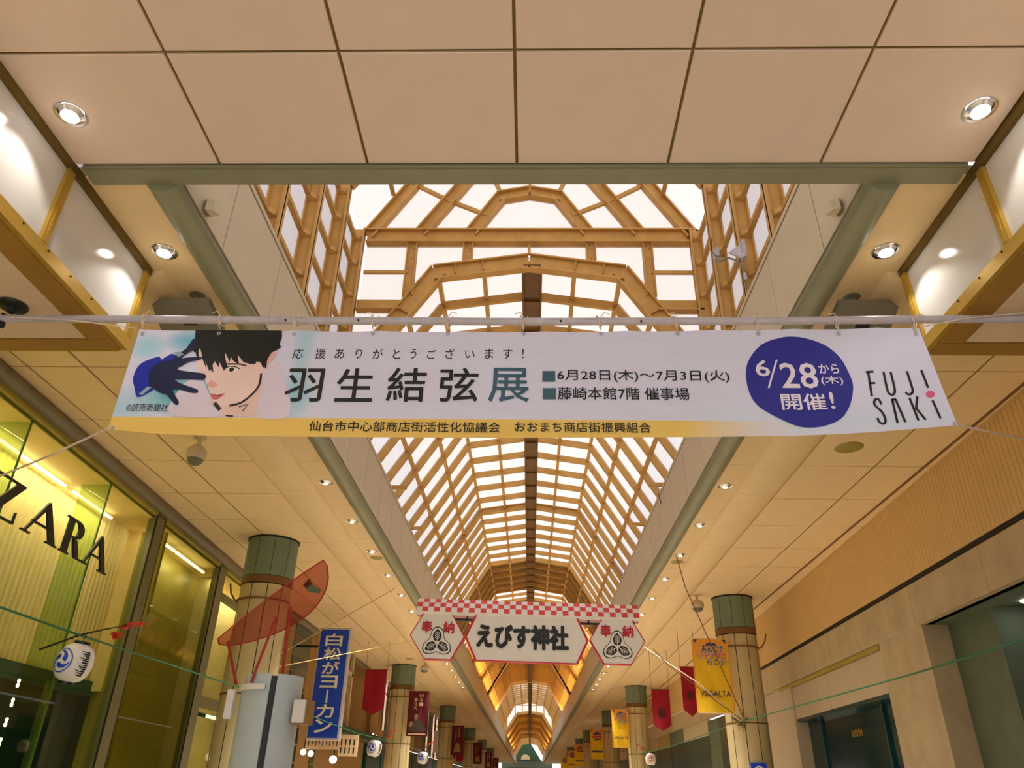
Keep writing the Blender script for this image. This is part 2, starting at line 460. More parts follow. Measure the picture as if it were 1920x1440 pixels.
# ================================================================== CANOPY SIGN BOXES (both sides of the near canopy)
def sign_box(sgn):
    X = sgn * 3.63
    r = empty('canopy_box', (X, 4.3, 5.07))
    S = lambda a, b: sorted((X + sgn * a, X + sgn * b))
    ys = [-2.8, -1.3, 0.1, 1.5, 2.93, 4.37, 5.72]
    for i in range(6):
        p = MB().box(*S(0.02, 0.035), ys[i] + 0.03, ys[i + 1] - 0.03, 5.19, 5.97).build('glass_panel', M['white_panel'], r)
    for y in ys:
        MB().box(*S(-0.012, 0.05), y - 0.04, y + 0.04, 5.192, 5.924).box(*S(-0.018, -0.013), y - 0.012, y + 0.012, 5.2, 5.9).build('frame_post', M['brass'], r)
    MB().box(*S(-0.02, 0.06), -2.8, 5.76, 5.925, 6.0).build('top_rail', M['railbrown'], r)
    MB().box(*S(-0.012, 0.05), -2.8, 5.76, 5.10, 5.19).box(*S(-0.02, 0.03), -2.8, 5.76, 5.07, 5.105).build('bottom_rail', M['brass'], r)
    mb = MB(); y = -2.6
    while y < 5.7:
        mb.lathe((X - sgn * 0.013, y, 5.165), [(0.0, -0.006), (0.009, -0.004), (0.009, 0.004), (0, 0.006)], 8, axis='x'); y += 0.32
    mb.build('screw', M['black'], r, kind='stuff')
    MB().box(*S(0.03, 0.24), -2.8, 5.55, 5.055, 5.068).build('underside_border', M['border'], r); MB().box(*S(0.03, 2.4), 5.555, 5.74, 5.055, 5.068).build('underside_border', M['border'], r)
    MB().box(*S(0.255, 2.4), -2.8, 5.545, 5.062, 5.08).build('soffit_panel', M['under'], r)
    MB().box(*S(0.06, 2.4), 5.742, 5.76, 5.055, 5.9).build('end_panel', M['brass'], r)
    MB().box(*S(0.04, 2.4), -2.8, 5.72, 5.9, 6.0).build('top_panel', M['under'], r)
    rel(r, (X, 4.3, 5.07)); return r
tag(sign_box(-1), 'brass-framed white canopy box hanging under the ceiling on the left', 'canopy')
tag(sign_box(1), 'brass-framed white canopy box hanging under the ceiling on the right', 'canopy')

# ================================================================== TALL SKYLIGHT BAY (y 4.6 - 10.3)
CX = 0.06
bay = empty('skylight_bay', (0, GY, 7.1), kind='structure')
post_y = [4.35, 5.52, 6.70, 7.87, 9.05, 10.22]
for sgn in (-1, 1):
    X = sgn * 2.87
    for i, y in enumerate(post_y):
        mb = MB().box(*sorted((X, X + sgn * 0.20)), y, y + 0.03, 7.1, 10.3)
        mb.box(*sorted((X, X + sgn * 0.025)), y - 0.06, y + 0.09, 7.1, 10.3).box(*sorted((X + sgn * 0.19, X + sgn * 0.215)), y - 0.06, y + 0.09, 7.1, 10.3)
        mb.build('post', M['gold'], bay)
        # leaning rafter
        a = (X + sgn * 0.05, y + 0.015, 10.25); b = (sgn * 1.35 + CX, y + 0.015, 12.75); c = (CX, y + 0.015, 13.0)
        if i < 5:
            MB().ibeam(a, b, 0.13, 0.16).ibeam(b, c, 0.13, 0.16).build('rafter', M['gold'], bay)
    zs = [7.55, 8.22, 8.88, 9.55, 10.1]
    for i in range(5):
        y0, y1 = post_y[i] + 0.03, post_y[i + 1]
        for j, z in enumerate(zs):
            mb = MB().bar((X + sgn * 0.17, y0, z), (X + sgn * 0.17, y1, z), 0.07, 0.07, up=(0, 0, 1))
            for yy, k in ((y0, 1), (y1, -1)):   # gusset at the posts
                mb.add([(X + sgn * .02, yy, z - .06), (X + sgn * .2, yy, z - .09), (X + sgn * .2, yy + k * .14, z - .02), (X + sgn * .02, yy, z + .03), (X + sgn * .2, yy, z + .03), (X + sgn * .2, yy + k * .14, z + .03)],
                       [(0, 1, 2), (3, 5, 4), (0, 3, 4, 1), (1, 4, 5, 2), (0, 2, 5, 3)])
            mb.build('side_rail', M['gold'], bay)
        zz = [7.1] + zs + [10.3]
        for j in range(6):
            MB().box(*sorted((X + sgn * .205, X + sgn * .215)), y0, y1, zz[j] + 0.03, zz[j + 1] - 0.03).build('side_pane', M['sidepane'], bay)
        # sloping roof panes and purlins
        A = Vector((X + sgn * 0.12, 0, 10.3)); Bk = Vector((sgn * 1.42 + CX, 0, 12.9)); Ct = Vector((CX, 0, 13.12))
        segs = [(A.lerp(Bk, k / 3), A.lerp(Bk, (k + 1) / 3)) for k in range(3)] + [(Bk, Ct)]
        for (p, q) in segs:
            MB().add([(p.x, y0, p.z), (q.x, y0, q.z), (q.x, y1, q.z), (p.x, y1, p.z)], [(0, 1, 2, 3)]).build('roof_pane', M['pane'], bay)
            MB().bar((q.x, y0, q.z - 0.05), (q.x, y1, q.z - 0.05), 0.06, 0.07, up=(0, 0, 1)).build('purlin', M['gold'], bay)
# rear gable: nested arches on a tie beam
gy = GY
def arch(w, z0, wk, zk, zt, name='gable_arch', h=0.2, wd=0.16):
    mb = MB(); L = [(CX - w, z0), (CX - wk, zk), (CX, zt), (CX + wk, zk), (CX + w, z0)]
    for (a, b), (c, d) in zip(L[:-1], L[1:]): dv_ = (Vector((c, 0, d)) - Vector((a, 0, b))).normalized() * .045; yo = .004 if max(b, d) == zt else 0; mb.ibeam(Vector((a, gy + yo, b)) - dv_ * (1 if a != CX else 0), Vector((c, gy + yo, d)) + dv_ * (1 if c != CX else 0), wd, h, t=0.03)
    mb.build(name, M['gold'], bay)
arch(1.02, 10.3, 0.52, 11.13, 11.24)
arch(1.92, 10.3, 1.12, 11.62, 11.92)
arch(2.86, 10.25, 1.40, 12.75, 13.0)
mb = MB().box(CX - 2.9, CX + 2.9, gy - .02, gy + .02, 10.06, 10.31).box(CX - 2.9, CX + 2.9, gy - .09, gy + .09, 10.30, 10.33).box(CX - 2.9, CX + 2.9, gy - .09, gy + .09, 10.03, 10.06)
mb.build('tie_beam', M['gold'], bay)
for sg in (-1, 1):
    for (p, q) in (((.52, 11.2), (.75, 11.75)), ((.78, 10.7), (1.5, 11.05)), ((1.5, 11.05), (2.15, 11.45))):
        MB().bar((CX + sg * p[0], gy, p[1]), (CX + sg * q[0], gy, q[1]), 0.06, 0.07).build('gable_brace', M['gold'], bay)
    for x, zb in ((1.08, 9.6), (2.07, 8.9)):
        X = CX + sg * x
        MB().box(X - .09, X - .07, gy - .06, gy + .06, zb, 10.05).box(X + .07, X + .09, gy - .06, gy + .06, zb, 10.05).box(X - .09, X + .09, gy - .01, gy + .01, zb, 10.05).build('hanger_post', M['gold'], bay)
        mb = MB()
        for dx, dz in ((-.02, 9.98), (.02, 9.93), (0, 9.7)): mb.lathe((X + dx, gy - .012, dz), [(0, -.006), (.012, -.006), (.012, 0.01)], 8, axis='y')
        mb.build('bolt', M['golddark'], bay)
    MB().bar((CX + sg * 2.1, gy, 9.41), (CX + sg * 2.88, gy, 9.41), 0.05, 0.06).build('gable_rail', M['gold'], bay)
    X0, X1 = sorted((CX + sg * 2.14, CX + sg * 2.92))
    MB().box(X0, X1, gy - .02, gy + .02, 8.62, 8.82).box(X0, X1, gy - .08, gy + .08, 8.60, 8.63).build('gable_beam', M['gold'], bay)
MB().bar((CX, gy, 9.8), (CX, gy, 10.05), 0.05, 0.05).build('gable_rail', M['gold'], bay)
MB().bar((CX, gy, 11.24), (CX, gy, 11.92), 0.05, 0.05).build('gable_brace', M['gold'], bay)
# gable panes (behind the steel)
gp = gy + 0.05
def gpane(pts): MB().add([(CX + a, gp, b) for a, b in pts], [tuple(range(len(pts)))]).build('gable_pane', M['pane'], bay)
for sg in (-1, 1):
    gpane([(0, 9.75), (sg * 1.0, 9.64), (sg * 1.0, 10.1), (0, 10.1)])
    gpane([(sg * 1.0, 9.64), (sg * 1.6, 9.5), (sg * 2.05, 8.85), (sg * 2.05, 10.1), (sg * 1.0, 10.1)])
    gpane([(sg * 2.05, 9.41), (sg * 2.9, 9.41), (sg * 2.9, 10.1), (sg * 2.05, 10.1)])
    gpane([(sg * 2.05, 8.7), (sg * 2.9, 8.7), (sg * 2.9, 9.41), (sg * 2.05, 9.41)])
    gpane([(sg * 2.3, 8.45), (sg * 3.0, 7.2), (sg * 3.0, 8.7), (sg * 2.14, 8.7)])
    gpane([(sg * 1.02, 10.3), (sg * 1.92, 10.3), (sg * 1.5, 11.05), (sg * .78, 10.7)])
    gpane([(sg * .78, 10.7), (sg * 1.5, 11.05), (sg * 1.12, 11.62), (0, 11.92), (0, 11.24), (sg * .52, 11.13)])
    gpane([(sg * 1.92, 10.3), (sg * 2.86, 10.3), (sg * 2.15, 11.45), (sg * 1.5, 11.05)])
    gpane([(sg * 1.5, 11.05), (sg * 2.15, 11.45), (sg * 1.4, 12.75), (0, 13), (0, 11.92), (sg * 1.12, 11.62)])
gpane([(-1.02, 10.3), (1.02, 10.3), (.52, 11.13), (0, 11.24), (-.52, 11.13)])
rel(bay, (0, GY, 7.1))

# ================================================================== LONG BARREL VAULT
def prof(sgn):
    return [(CX + sgn * 3.12, 7.1), (CX + sgn * 1.6, 9.53), (CX, 9.77)]
vault = empty('skylight_vault', (0, GY, 7.1), kind='structure')
NR = 18
rib_pro = pro2 = None
for k in range(NR + 1):
    y = GY + PITCH * k
    if k in (0, 12):      # deep built-up rings
        mb = MB()
        for sgn in (-1, 1):
            P = prof(sgn)
            for (a, b), (c, d) in zip(P[:-1], P[1:]): dv_ = (Vector((c, 0, d)) - Vector((a, 0, b))).normalized() * .05; hh_ = .28 if k == 0 else .18; yo = .004 if d > 9.6 else 0; mb.ibeam(Vector((a, y + yo, b - hh_ / 2)) - dv_, Vector((c, y + yo, d - hh_ / 2)) + dv_ * (1 if c != CX else 0), 0.15, hh_, t=0.03)
            for tt in ((0.33, 0), (0.66, 0), (0.5, 1), (0.2, 1)):
                q = Vector((P[tt[1]][0], 0, P[tt[1]][1])).lerp(Vector((P[tt[1] + 1][0], 0, P[tt[1] + 1][1])), tt[0]); dd = (Vector((P[tt[1] + 1][0], 0, P[tt[1] + 1][1])) - Vector((P[tt[1]][0], 0, P[tt[1]][1]))).normalized()
                nn = Vector((-dd.z, 0, dd.x)); q = q - Vector((0, 0, .12)); mb.bar(Vector((q.x, y, q.z)) - nn * .1, Vector((q.x, y, q.z)) + nn * .1, 0.13, 0.015)
        mb.build('arch_ring', M['gold'], vault)
        continue
    if rib_pro is None:
        mb = MB()
        for sgn in (-1, 1):
            P = prof(sgn)
            for (a, b), (c, d) in zip(P[:-1], P[1:]): mb.bar((a, 0, b - .09), (c, 0, d - .09), 0.075, 0.16)
        rib_pro = mb.build('arch_rib', M['gold'], vault); t = rib_pro
    else: t = rib_pro.copy(); C.objects.link(t); t.parent = vault
    t.location = (0, y, 0)
yv0, yv1 = GY, GY + PITCH * NR
def lerp3(a, b, t): return (a[0] + (b[0] - a[0]) * t, a[1] + (b[1] - a[1]) * t)
for sgn in (-1, 1):
    P = prof(sgn)
    lines = [lerp3(P[0], P[1], t) for t in (0.02, 0.34, 0.67, 1.0)] + [lerp3(P[1], P[2], 0.5)]
    for j, (x, z) in enumerate(lines):
        MB().bar((x, yv0, z - .04), (x, 90, z - .04), 0.075, 0.08, up=(1, 0, 0)).build('purlin', M['gold'], vault)
    edges = lines + [P[2]]
    pp = [None] * 5
    for k in range(NR):
        for j in range(5):
            a, b = edges[j], edges[j + 1]
            if pp[j] is None:
                pp[j] = MB().add([(a[0], .03, a[1]), (b[0], .03, b[1]), (b[0], PITCH - .03, b[1]), (a[0], PITCH - .03, a[1])], [(0, 1, 2, 3)]).build('roof_pane', M['pane' if j > 0 else 'sidepane'], vault); t = pp[j]
            else: t = pp[j].copy(); C.objects.link(t); t.parent = vault
            t.location = (0, GY + PITCH * k, 0)
# ridge plate with stiffeners
mb = MB().box(CX - .10, CX + .20, GY, YE, 9.56, 9.58).box(CX - .13, CX - .10, GY, YE, 9.5, 9.64).box(CX + .20, CX + .23, GY, YE, 9.5, 9.64)
for k in range(40): mb.box(CX - .10, CX + .20, GY + PITCH * k - .04, GY + PITCH * k + .04, 9.50, 9.56)
mb.build('ridge_plate', M['golddark'], vault)
# further bays: opaque and translucent stretches, too far to tell every sheet apart
def stretch(y0, y1, m, pitch=1.07, slots=()):
    mb = MB(); rb = MB()
    for sgn in (-1, 1):
        P = prof(sgn)
        for (a, b), (c, d) in zip(P[:-1], P[1:]): mb.add([(a, y0, b), (c, y0, d), (c, y1, d), (a, y1, b)], [(0, 1, 2, 3)])
        y = y0
        while y < y1:
            for (a, b), (c, d) in zip(P[:-1], P[1:]): rb.bar((a, y, b - .07), (c, y, d - .07), 0.07, 0.13)
            y += pitch
        for x, z in [lerp3(P[0], P[1], t) for t in (0.34, 0.67, 1.0)] + [lerp3(P[1], P[2], 0.5)]: rb.bar((x, y0, z - .03), (x, y1, z - .03), 0.05, 0.06, up=(1, 0, 0))
    mb.build('roof_sheet', m, vault); rb.build('arch_rib', M['gold'], vault, kind='stuff')
stretch(yv1, 34.6, M['brown_roof']); stretch(34.6, 36.8, M['pane']); stretch(36.8, 42, M['brown_roof']); stretch(42, 68.6, M['yellow_roof'])
stretch(68.6, 88, M['pane'], 1.6); stretch(100.7, 150, M['yellow_roof'], 2.2); stretch(150, YE, M['pane'], 2.6)
for y, w_ in ((56.0, .25), (68.6, .3), (136, .4), (150, .45)):
    mb = MB()
    for sgn in (-1, 1):
        P = prof(sgn); off = 0 if y != 56.0 else 0
        for (a, b), (c, d) in list(zip(P[:-1], P[1:]))[:(1 if y == 56.0 else 2)]: mb.bar((a, y, b - .15), (c, y, d - .15), w_, 0.2)
    mb.build('arch_ring', M['cream'], vault)
# second tall bay with glazed gable, far off
mb = MB(); pn = MB()
for sg in (-1, 1):
    X = CX + sg * 2.9
    pn.add([(X, 88, 7.1), (X, 100.7, 7.1), (X, 100.7, 11.6), (X, 88, 11.6)], [(0, 1, 2, 3)]).add([(X, 88, 11.6), (X, 100.7, 11.6), (CX, 100.7, 12.6), (CX, 88, 12.6)], [(0, 1, 2, 3)])
    pn.add([(CX, 100.7, 9.8), (CX, 100.7, 12.6), (X, 100.7, 11.6), (X, 100.7, 7.1), (CX + sg * 3.1, 100.7, 7.1), (CX + sg * 1.6, 100.7, 9.53)], [(0, 1, 2, 3, 4, 5)])
    for x in (0.9, 1.8, 2.8): mb.box(CX + sg * x - .06, CX + sg * x + .06, 100.5, 100.6, 9.4 if x < 2 else 8, 12.4 - x * .3)
    for y in range(88, 101, 2): mb.box(X - .06, X + .06, y, y + .15, 7.1, 11.6)
for z in (10.5, 11.3): mb.box(CX - 2.8, CX + 2.8, 100.5, 100.6, z, z + .1)
mb.box(CX - 1.2, CX + 1.2, 100.4, 100.5, 11.35, 12.3)
for sgn in (-1, 1):
    P = prof(sgn)
    for (a, b), (c, d) in zip(P[:-1], P[1:]): mb.bar((a, 100.5, b), (c, 100.5, d), 0.3, 0.3)
pn.build('gable_pane', M['pane'], vault); mb.build('gable_frame', M['gold'], vault)
rel(vault, (0, GY, 7.1))

# neighbouring buildings outside the roof, seen through the milky sheets
for nm_, X0, X1, hh in (('left', -16, -10.5, 15), ('right', 11.5, 16, 12.5)):
    b_ = MB().box(X0, X1, 8, 60, 6.5, hh).build('neighbouring_building', M['facade'])
    tag(b_, 'pale grey building seen through the roof panes on the %s' % nm_, 'building')
    at(b_, (X0, 8, 6.5)); wn = MB()
    xx = X1 if X1 < 0 else X0
    for i in range(12):
        for j in range(2): wn = MB().box(xx - .03 - (X0 if True else 0), xx + .03 - X0, 1 + i * 4, 3.2 + i * 4, 1.5 + j * 3, 3 + j * 3); wn.build('window', M['darkglass'], b_)

# ================================================================== COLUMNS
def column(cx, cy, rot, label, group):
    r = empty('column', (cx, cy, 0)); R0 = 0.49
    core = MB().lathe((0, 0, 0), [(R0 - .03, 0), (R0 - .03, ZC - .02)], 24).build('core', M['dark'], r)
    n = 10
    p0 = None
    for k in range(n):
        a0 = 2 * math.pi * k / n + 0.018; a1 = 2 * math.pi * (k + 1) / n - 0.018
        if p0 is None:
            mb = MB().lathe((0, 0, 0), [(R0 - .03, 0.1), (R0, 0.1), (R0, 5.03), (R0 - .03, 5.03)], 5, a0=a0, a1=a1)
            p0 = smooth_by_angle(mb.build('shaft_panel', M['column'], r), 30); t = p0
        else: t = p0.copy(); C.objects.link(t); t.parent = r
        t.rotation_euler.z = rot + 2 * math.pi * k / n
    smooth_by_angle(MB().lathe((0, 0, 0), [(R0 - .02, 5.05), (R0 + .015, 5.05), (R0 + .015, 5.19), (R0 - .02, 5.19)], 32).build('brass_band', M['golddark'], r), 30)
    c0 = None
    for k in range(n):
        a0 = 2 * math.pi * k / n + 0.01; a1 = 2 * math.pi * (k + 1) / n - 0.01
        if c0 is None: c0 = smooth_by_angle(MB().lathe((0, 0, 0), [(R0 - .02, 5.2), (R0 + .012, 5.2), (R0 + .012, 5.97), (R0 - .02, 5.97)], 5, a0=a0, a1=a1).build('cap_panel', M['capgreen'], r), 30); t = c0
        else: t = c0.copy(); C.objects.link(t); t.parent = r
        t.rotation_euler.z = rot + 2 * math.pi * k / n
    MB().lathe((0, 0, 0), [(R0 - .04, 5.96), (R0 + .03, 5.96), (R0 + .03, 6.0)], 32).build('top_ring', M['dark'], r)
    MB().lathe((0, 0, 0), [(R0 - .02, 3.0), (R0 + .012, 3.0), (R0 + .012, 3.03), (R0 - .02, 3.03)], 32).build('strap', M['golddark'], r)
    # hook arm around the shaft
    sd = -1 if cx < 0 else 1; pts = []
    for k in range(9):
        a = math.radians(-180 + 22 * k) if sd > 0 else math.radians(0 - 22 * k)
        pts.append(((R0 + .03) * math.cos(a), (R0 + .03) * math.sin(a), 4.74))
    pts += [(sd * (R0 + .12), 0.0, 4.80), (sd * (R0 + .22), 0.02, 4.93), (sd * (R0 + .27), 0.03, 5.12)]
    MB().tube(pts, 0.018, 8).build('hook_arm', M['golddark'], r)
    tag(r, label, 'column', group); return r
colpro = {}
Ls = [(15.0, 'nearest round beige column on the left, behind the red leaf sign'), (33.0, 'second round beige column on the left, carrying the maroon banner'), (51.0, 'third round column on the left, greenish beige'), (71.0, 'fourth round column on the left'), (90, 'fifth round column on the left, far down the arcade'), (109, 'sixth round column on the left, far down the arcade')]
Rs = [(19.65, 'nearest round beige column on the right, beside the yellow banner'), (38.9, 'second round beige column on the right, behind a red flag'), (52.3, 'third round column on the right'), (71.5, 'fourth round column on the right'), (83.8, 'fifth round column on the right'), (103, 'sixth round column on the right, far down the arcade')]
first = column(-5.23, Ls[0][0], math.radians(3.5), Ls[0][1], 'columns along the left side')
for y, lb in Ls[1:]:
    c = dup(first, (-5.20 if y < 40 else -5.1, y, 0)); c['label'] = lb
firstR = column(5.34, Rs[0][0], math.radians(-2), Rs[0][1], 'columns along the right side')
for y, lb in Rs[1:]:
    c = dup(firstR, (5.26, y, 0)); c['label'] = lb

# ================================================================== DOWNLIGHTS AND CEILING FITTINGS
def downlight(x, y, label, group, lit=True, power=32):
    r = empty('downlight', (x, y, ZC))
    smooth_by_angle(MB().lathe((0, 0, 0), [(.085, -.004), (.118, -.012), (.118, -.006), (.115, 0.0)], 28).build('rim', M['chrome'], r), 30)
    smooth_by_angle(MB().lathe((0, 0, 0), [(.098, -.008), (.08, .05 - .07), (.062, -.03), (.05, -.034)], 28).build('reflector', M['chrome'], r), 30)
    q_ = 1.0 if y < 8 else .55
    MB().lathe((0, 0, 0), [(.066 * q_, -.034), (.05 * q_, -.045), (.0, -.05)], 20).build('lamp', M['lampglow'] if lit else M['whitedevice'], r)
    if lit: lamp('lamp_light', 'SPOT', (0, 0, -.06), power, (1, 0.96, 0.9), r, spot_size=math.radians(110 if y < 8 else 74), spot_blend=0.35 if y < 8 else .7, shadow_soft_size=.05)
    return tag(r, label, 'downlight', group)
downlight(-3.37, 3.85, 'bright round downlight in the canopy ceiling, top left', 'lit canopy downlights')
downlight(3.37, 3.84, 'bright round downlight in the canopy ceiling, top right', 'lit canopy downlights')
downlight(-3.37, 5.48, 'bright round downlight in the ceiling strip left of the skylight', 'lit canopy downlights')
downlight(3.37, 5.46, 'bright round downlight in the ceiling strip right of the skylight', 'lit canopy downlights')
LP = 1000
ORD = ['nearest', 'second', 'third', 'fourth', 'fifth', 'sixth', 'seventh', 'eighth', 'ninth', 'tenth', 'eleventh'] + ['%dth' % q for q in range(12, 60)]
for sgn, sd in ((-1, 'left'), (1, 'right')):
    base = None
    for k in range(15):
        y = 11.52 + 2.05 * k
        if base is None: base = downlight(sgn * 3.3, y, '', 'small downlights in the %s ceiling strip' % sd, True, LP); t = base
        else: t = dup(base, (sgn * 3.3, y, ZC))
        t['label'] = 'small round downlight in the %s ceiling strip, %s beyond the big banner' % (sd, ORD[k])
# plain round covers
def disc(x, y, r_, label):
    o = smooth_by_angle(MB().lathe((0, 0, 0), [(0, -.014), (r_ - .015, -.012), (r_, -.004), (r_, 0)], 32).build('ceiling_cover', M['olive'], None), 30)
    o.location = (x, y, ZC - .006); tag(o, label, 'cover')
disc(4.71, 9.92, .2, 'large round olive cover plate in the right ceiling below the banner')
disc(3.33, 16.19, .14, 'small round olive cover plate in the right ceiling strip')
disc(-3.30, 16.14, .14, 'small round olive cover plate in the left ceiling strip')
disc(4.73, 28.9, .15, 'round cover plate in the right ceiling near the gold banner')
disc(3.33, 34.0, .14, 'far round cover plate in the right ceiling strip')
disc(-4.7, 31, .15, 'far round cover plate in the left ceiling by the second column')

# flood lamp boxes hung under the ceiling strip
def floodbox(sgn, label):
    r = empty('flood_lamp', (sgn * 3.38, 6.2, ZC))
    x = 0
    smooth_by_angle(MB().lathe((-sgn * .04, 0, 0), [(0, -.02), (.06, -.02), (.085, -.008), (.085, -.0)], 24).build('mount_disc', M['greydevice'], r), 30)
    MB().tube([(-sgn * .04, 0, -.02), (-sgn * .04, -.02, -.13)], .03, 10).lathe((-sgn * .04, -.02, -.12), [(0, -.05), (.045, -.03), (.05, 0), (.04, .035), (0, .05)], 14).build('swivel', M['greydevice'], r)
    c = math.radians(-14); mb = MB()
    pts = [(-.29, -.2, -.0), (.29, -.2, 0), (.33, .22, 0), (-.33, .22, 0), (-.25, -.18, .13), (.25, -.18, .13), (.28, .2, .13), (-.28, .2, .13)]
    rot = Matrix.Rotation(c, 3, 'X'); vs = [rot @ Vector(p) + Vector((0, .0, -.30)) for p in pts]
    mb.add(vs, [(0, 3, 2, 1), (4, 5, 6, 7), (0, 1, 5, 4), (1, 2, 6, 5), (2, 3, 7, 6), (3, 0, 4, 7)])
    mb.build('housing', M['greydevice'], r)
    vs = [rot @ Vector(p) + Vector((0, 0, -.30)) for p in [(-.05, -.05, -.012), (.09, -.05, -.012), (.09, .07, -.012), (-.05, .07, -.012)]]
    MB().add(vs, [(0, 1, 2, 3)]).build('socket', M['black'], r)
    MB().tube([(.0, -.02, -.13), (.02, 0.02, -.2)], .02).build('cable', M['black'], r)
    return tag(r, label, 'lamp')
floodbox(-1, 'grey box lamp on a round mount behind the pole on the left')
floodbox(1, 'grey box lamp on a round mount behind the pole on the right')

def cctv(x, y, label, sc=1.0):
    r = empty('security_camera', (x, y, ZC))
    s = sc
    smooth_by_angle(MB().lathe((0, 0, 0), [(0, -.02), (.09, -.018), (.09, 0)], 20).build('mount', M['whitedevice'], r), 30)
    MB().tube([(0, 0, -.01), (0, 0, -.14)], .03, 10).build('stem', M['whitedevice'], r)
    smooth_by_angle(MB().lathe((0, 0, -.30), [(0, .17), (.07, .16), (.115 * s, .10), (.125 * s, .02), (.11 * s, -.04), (.10 * s, -.05)], 24).build('housing', M['whitedevice'], r), 50)
    smooth_by_angle(MB().lathe((0, 0, -.345), [(.095 * s, 0), (.085 * s, -.05), (.05 * s, -.085), (0, -.1)], 24).build('dome', M['greydevice'], r), 60)
    return tag(r, label, 'camera')
cctv(-4.72, 9.76, 'off-white dome camera under the left ceiling below the banner', 1.15)
cctv(4.36, 19.3, 'oval dome camera hanging from the right ceiling near the yellow banner', 1.35)
cctv(-4.16, 31.7, 'dome camera hanging from the left ceiling by the second column', 1.6)

def sensor(sgn, label):
    r = empty('wall_sensor', (sgn * 2.82, 5.02, 6.12))
    MB().box(*sorted((0, -sgn * .03)), -.045, .045, -.06, .06).build('bracket', M['greydevice'], r)
    mb = MB(); mb.add([(-sgn * .03, -.07, -.07), (-sgn * .03, .07, -.05), (-sgn * .03, .07, .08), (-sgn * .03, -.07, .06), (-sgn * .10, -.06, -.08), (-sgn * .13, .03, -.05), (-sgn * .13, .03, .05), (-sgn * .10, -.06, .03)],
           [(0, 3, 2, 1), (4, 5, 6, 7), (0, 1, 5, 4), (1, 2, 6, 5), (2, 3, 7, 6), (3, 0, 4, 7)])
    mb.build('body', M['whitedevice'], r); tag(r, label, 'sensor')
sensor(-1, 'small beige sensor box on the left skylight fascia')
sensor(1, 'small beige sensor box on the right skylight fascia')

# cable bracket on the right skylight posts
r = empty('cable_bracket', (2.8, 7.4, 8.0))
MB().box(2.80, 2.845, 7.52, 7.66, 7.58, 7.84).add([(2.8, 7.6, 7.6), (2.8, 7.6, 7.82), (2.66, 7.66, 7.74), (2.8, 7.63, 7.6), (2.8, 7.63, 7.82), (2.66, 7.68, 7.74)], [(0, 1, 2), (3, 5, 4), (0, 2, 5, 3), (1, 4, 5, 2)]).build('plate', M['pole'], r)
MB().box(2.80, 2.845, 8.62, 8.76, 8.42, 8.62).build('plate', M['pole'], r)
MB().tube([(2.80, 8.7, 8.45), (2.74, 8.5, 8.25), (2.72, 8.2, 8.02), (2.73, 7.9, 7.84), (2.76, 7.68, 7.62), (2.78, 7.55, 7.4), (2.8, 7.6, 7.2), (2.8, 7.62, 7.12)], .014, 8).build('cable', M['greydevice'], r)
MB().tube([(2.8, 8.72, 8.85), (2.76, 8.7, 8.6), (2.73, 8.45, 8.3), (2.7, 8.0, 7.95)], .009, 8).build('cable', M['black'], r)
MB().tube([(2.78, 7.5, 7.58), (2.79, 7.46, 7.5)], .022, 10).build('connector', M['pole'], r)
MB().tube([(2.79, 7.56, 7.33), (2.8, 7.58, 7.24)], .022, 10).build('connector', M['pole'], r)
rel(r, (2.8, 7.4, 8.0)); tag(r, 'grey bracket with looping cables on the right skylight posts', 'cable bracket')

# outrigger lugs on the vault sides
for sgn, lst in ((-1, [(14.96, 7.943), (17.81, 7.927)]), (1, [(14.641, 7.81), (17.322, 7.717)])):
    for i, (y, z) in enumerate(lst):
        o = MB().box(*sorted((sgn * .05, -sgn * .26)), -.05, .05, -.03, .03).lathe((-sgn * .26, 0, 0), [(0, -.035), (.05, -.035), (.05, .035), (0, .035)], 12, axis='z').build('lifting_lug', M['gold'])
        o.location = (sgn * 2.86, y, 7.2)
        tag(o, '%s gold steel lug jutting over the %s skylight fascia' % ('nearer' if i == 0 else 'further', 'left' if sgn < 0 else 'right'), 'lug')

# ================================================================== POLE, BIG BANNER
BY = 5.05
pr = empty('banner_pole', (0, BY, 4.93))
pts = [(-4.30, BY, 4.945), (-2, BY, 4.935), (0, BY, 4.93), (2, BY, 4.945), (4.6, BY, 4.985)]
smooth_by_angle(MB().tube(pts, .033, 16).build('tube', M['pole'], pr), 60)
mb = MB()
for x in (-1.3, -1.9, .35, 1.0): mb.lathe((x, BY - .033, 4.918), [(0, -.006), (.008, -.005), (.008, 0.01)], 8, axis='y')
mb.build('screw', M['dark'], pr)
MB().tube([(-4.29, BY, 4.99), (-4.31, BY, 4.88)], .02, 8).tube([(-4.32, BY - .05, 4.88), (-4.27, BY + .02, 4.885)], .03, 8).build('end_hook', M['dark'], pr)
rel(pr, (0, BY, 4.93)); tag(pr, 'long grey horizontal pole carrying the white event banner', 'pole')
for sgn, sd in ((-1, 'left'), (1, 'right')):
    o = smooth_by_angle(MB().lathe((0, 0, 0), [(0, -.07), (.03, -.07), (.035, -.03), (.11, -.02), (.12, -.0)], 24).build('pole_mount', M['black']), 30)
    o.location = (sgn * 4.22, 5.02, 5.055); tag(o, 'round dark mount under the %s canopy box holding the pole' % sd, 'mount')

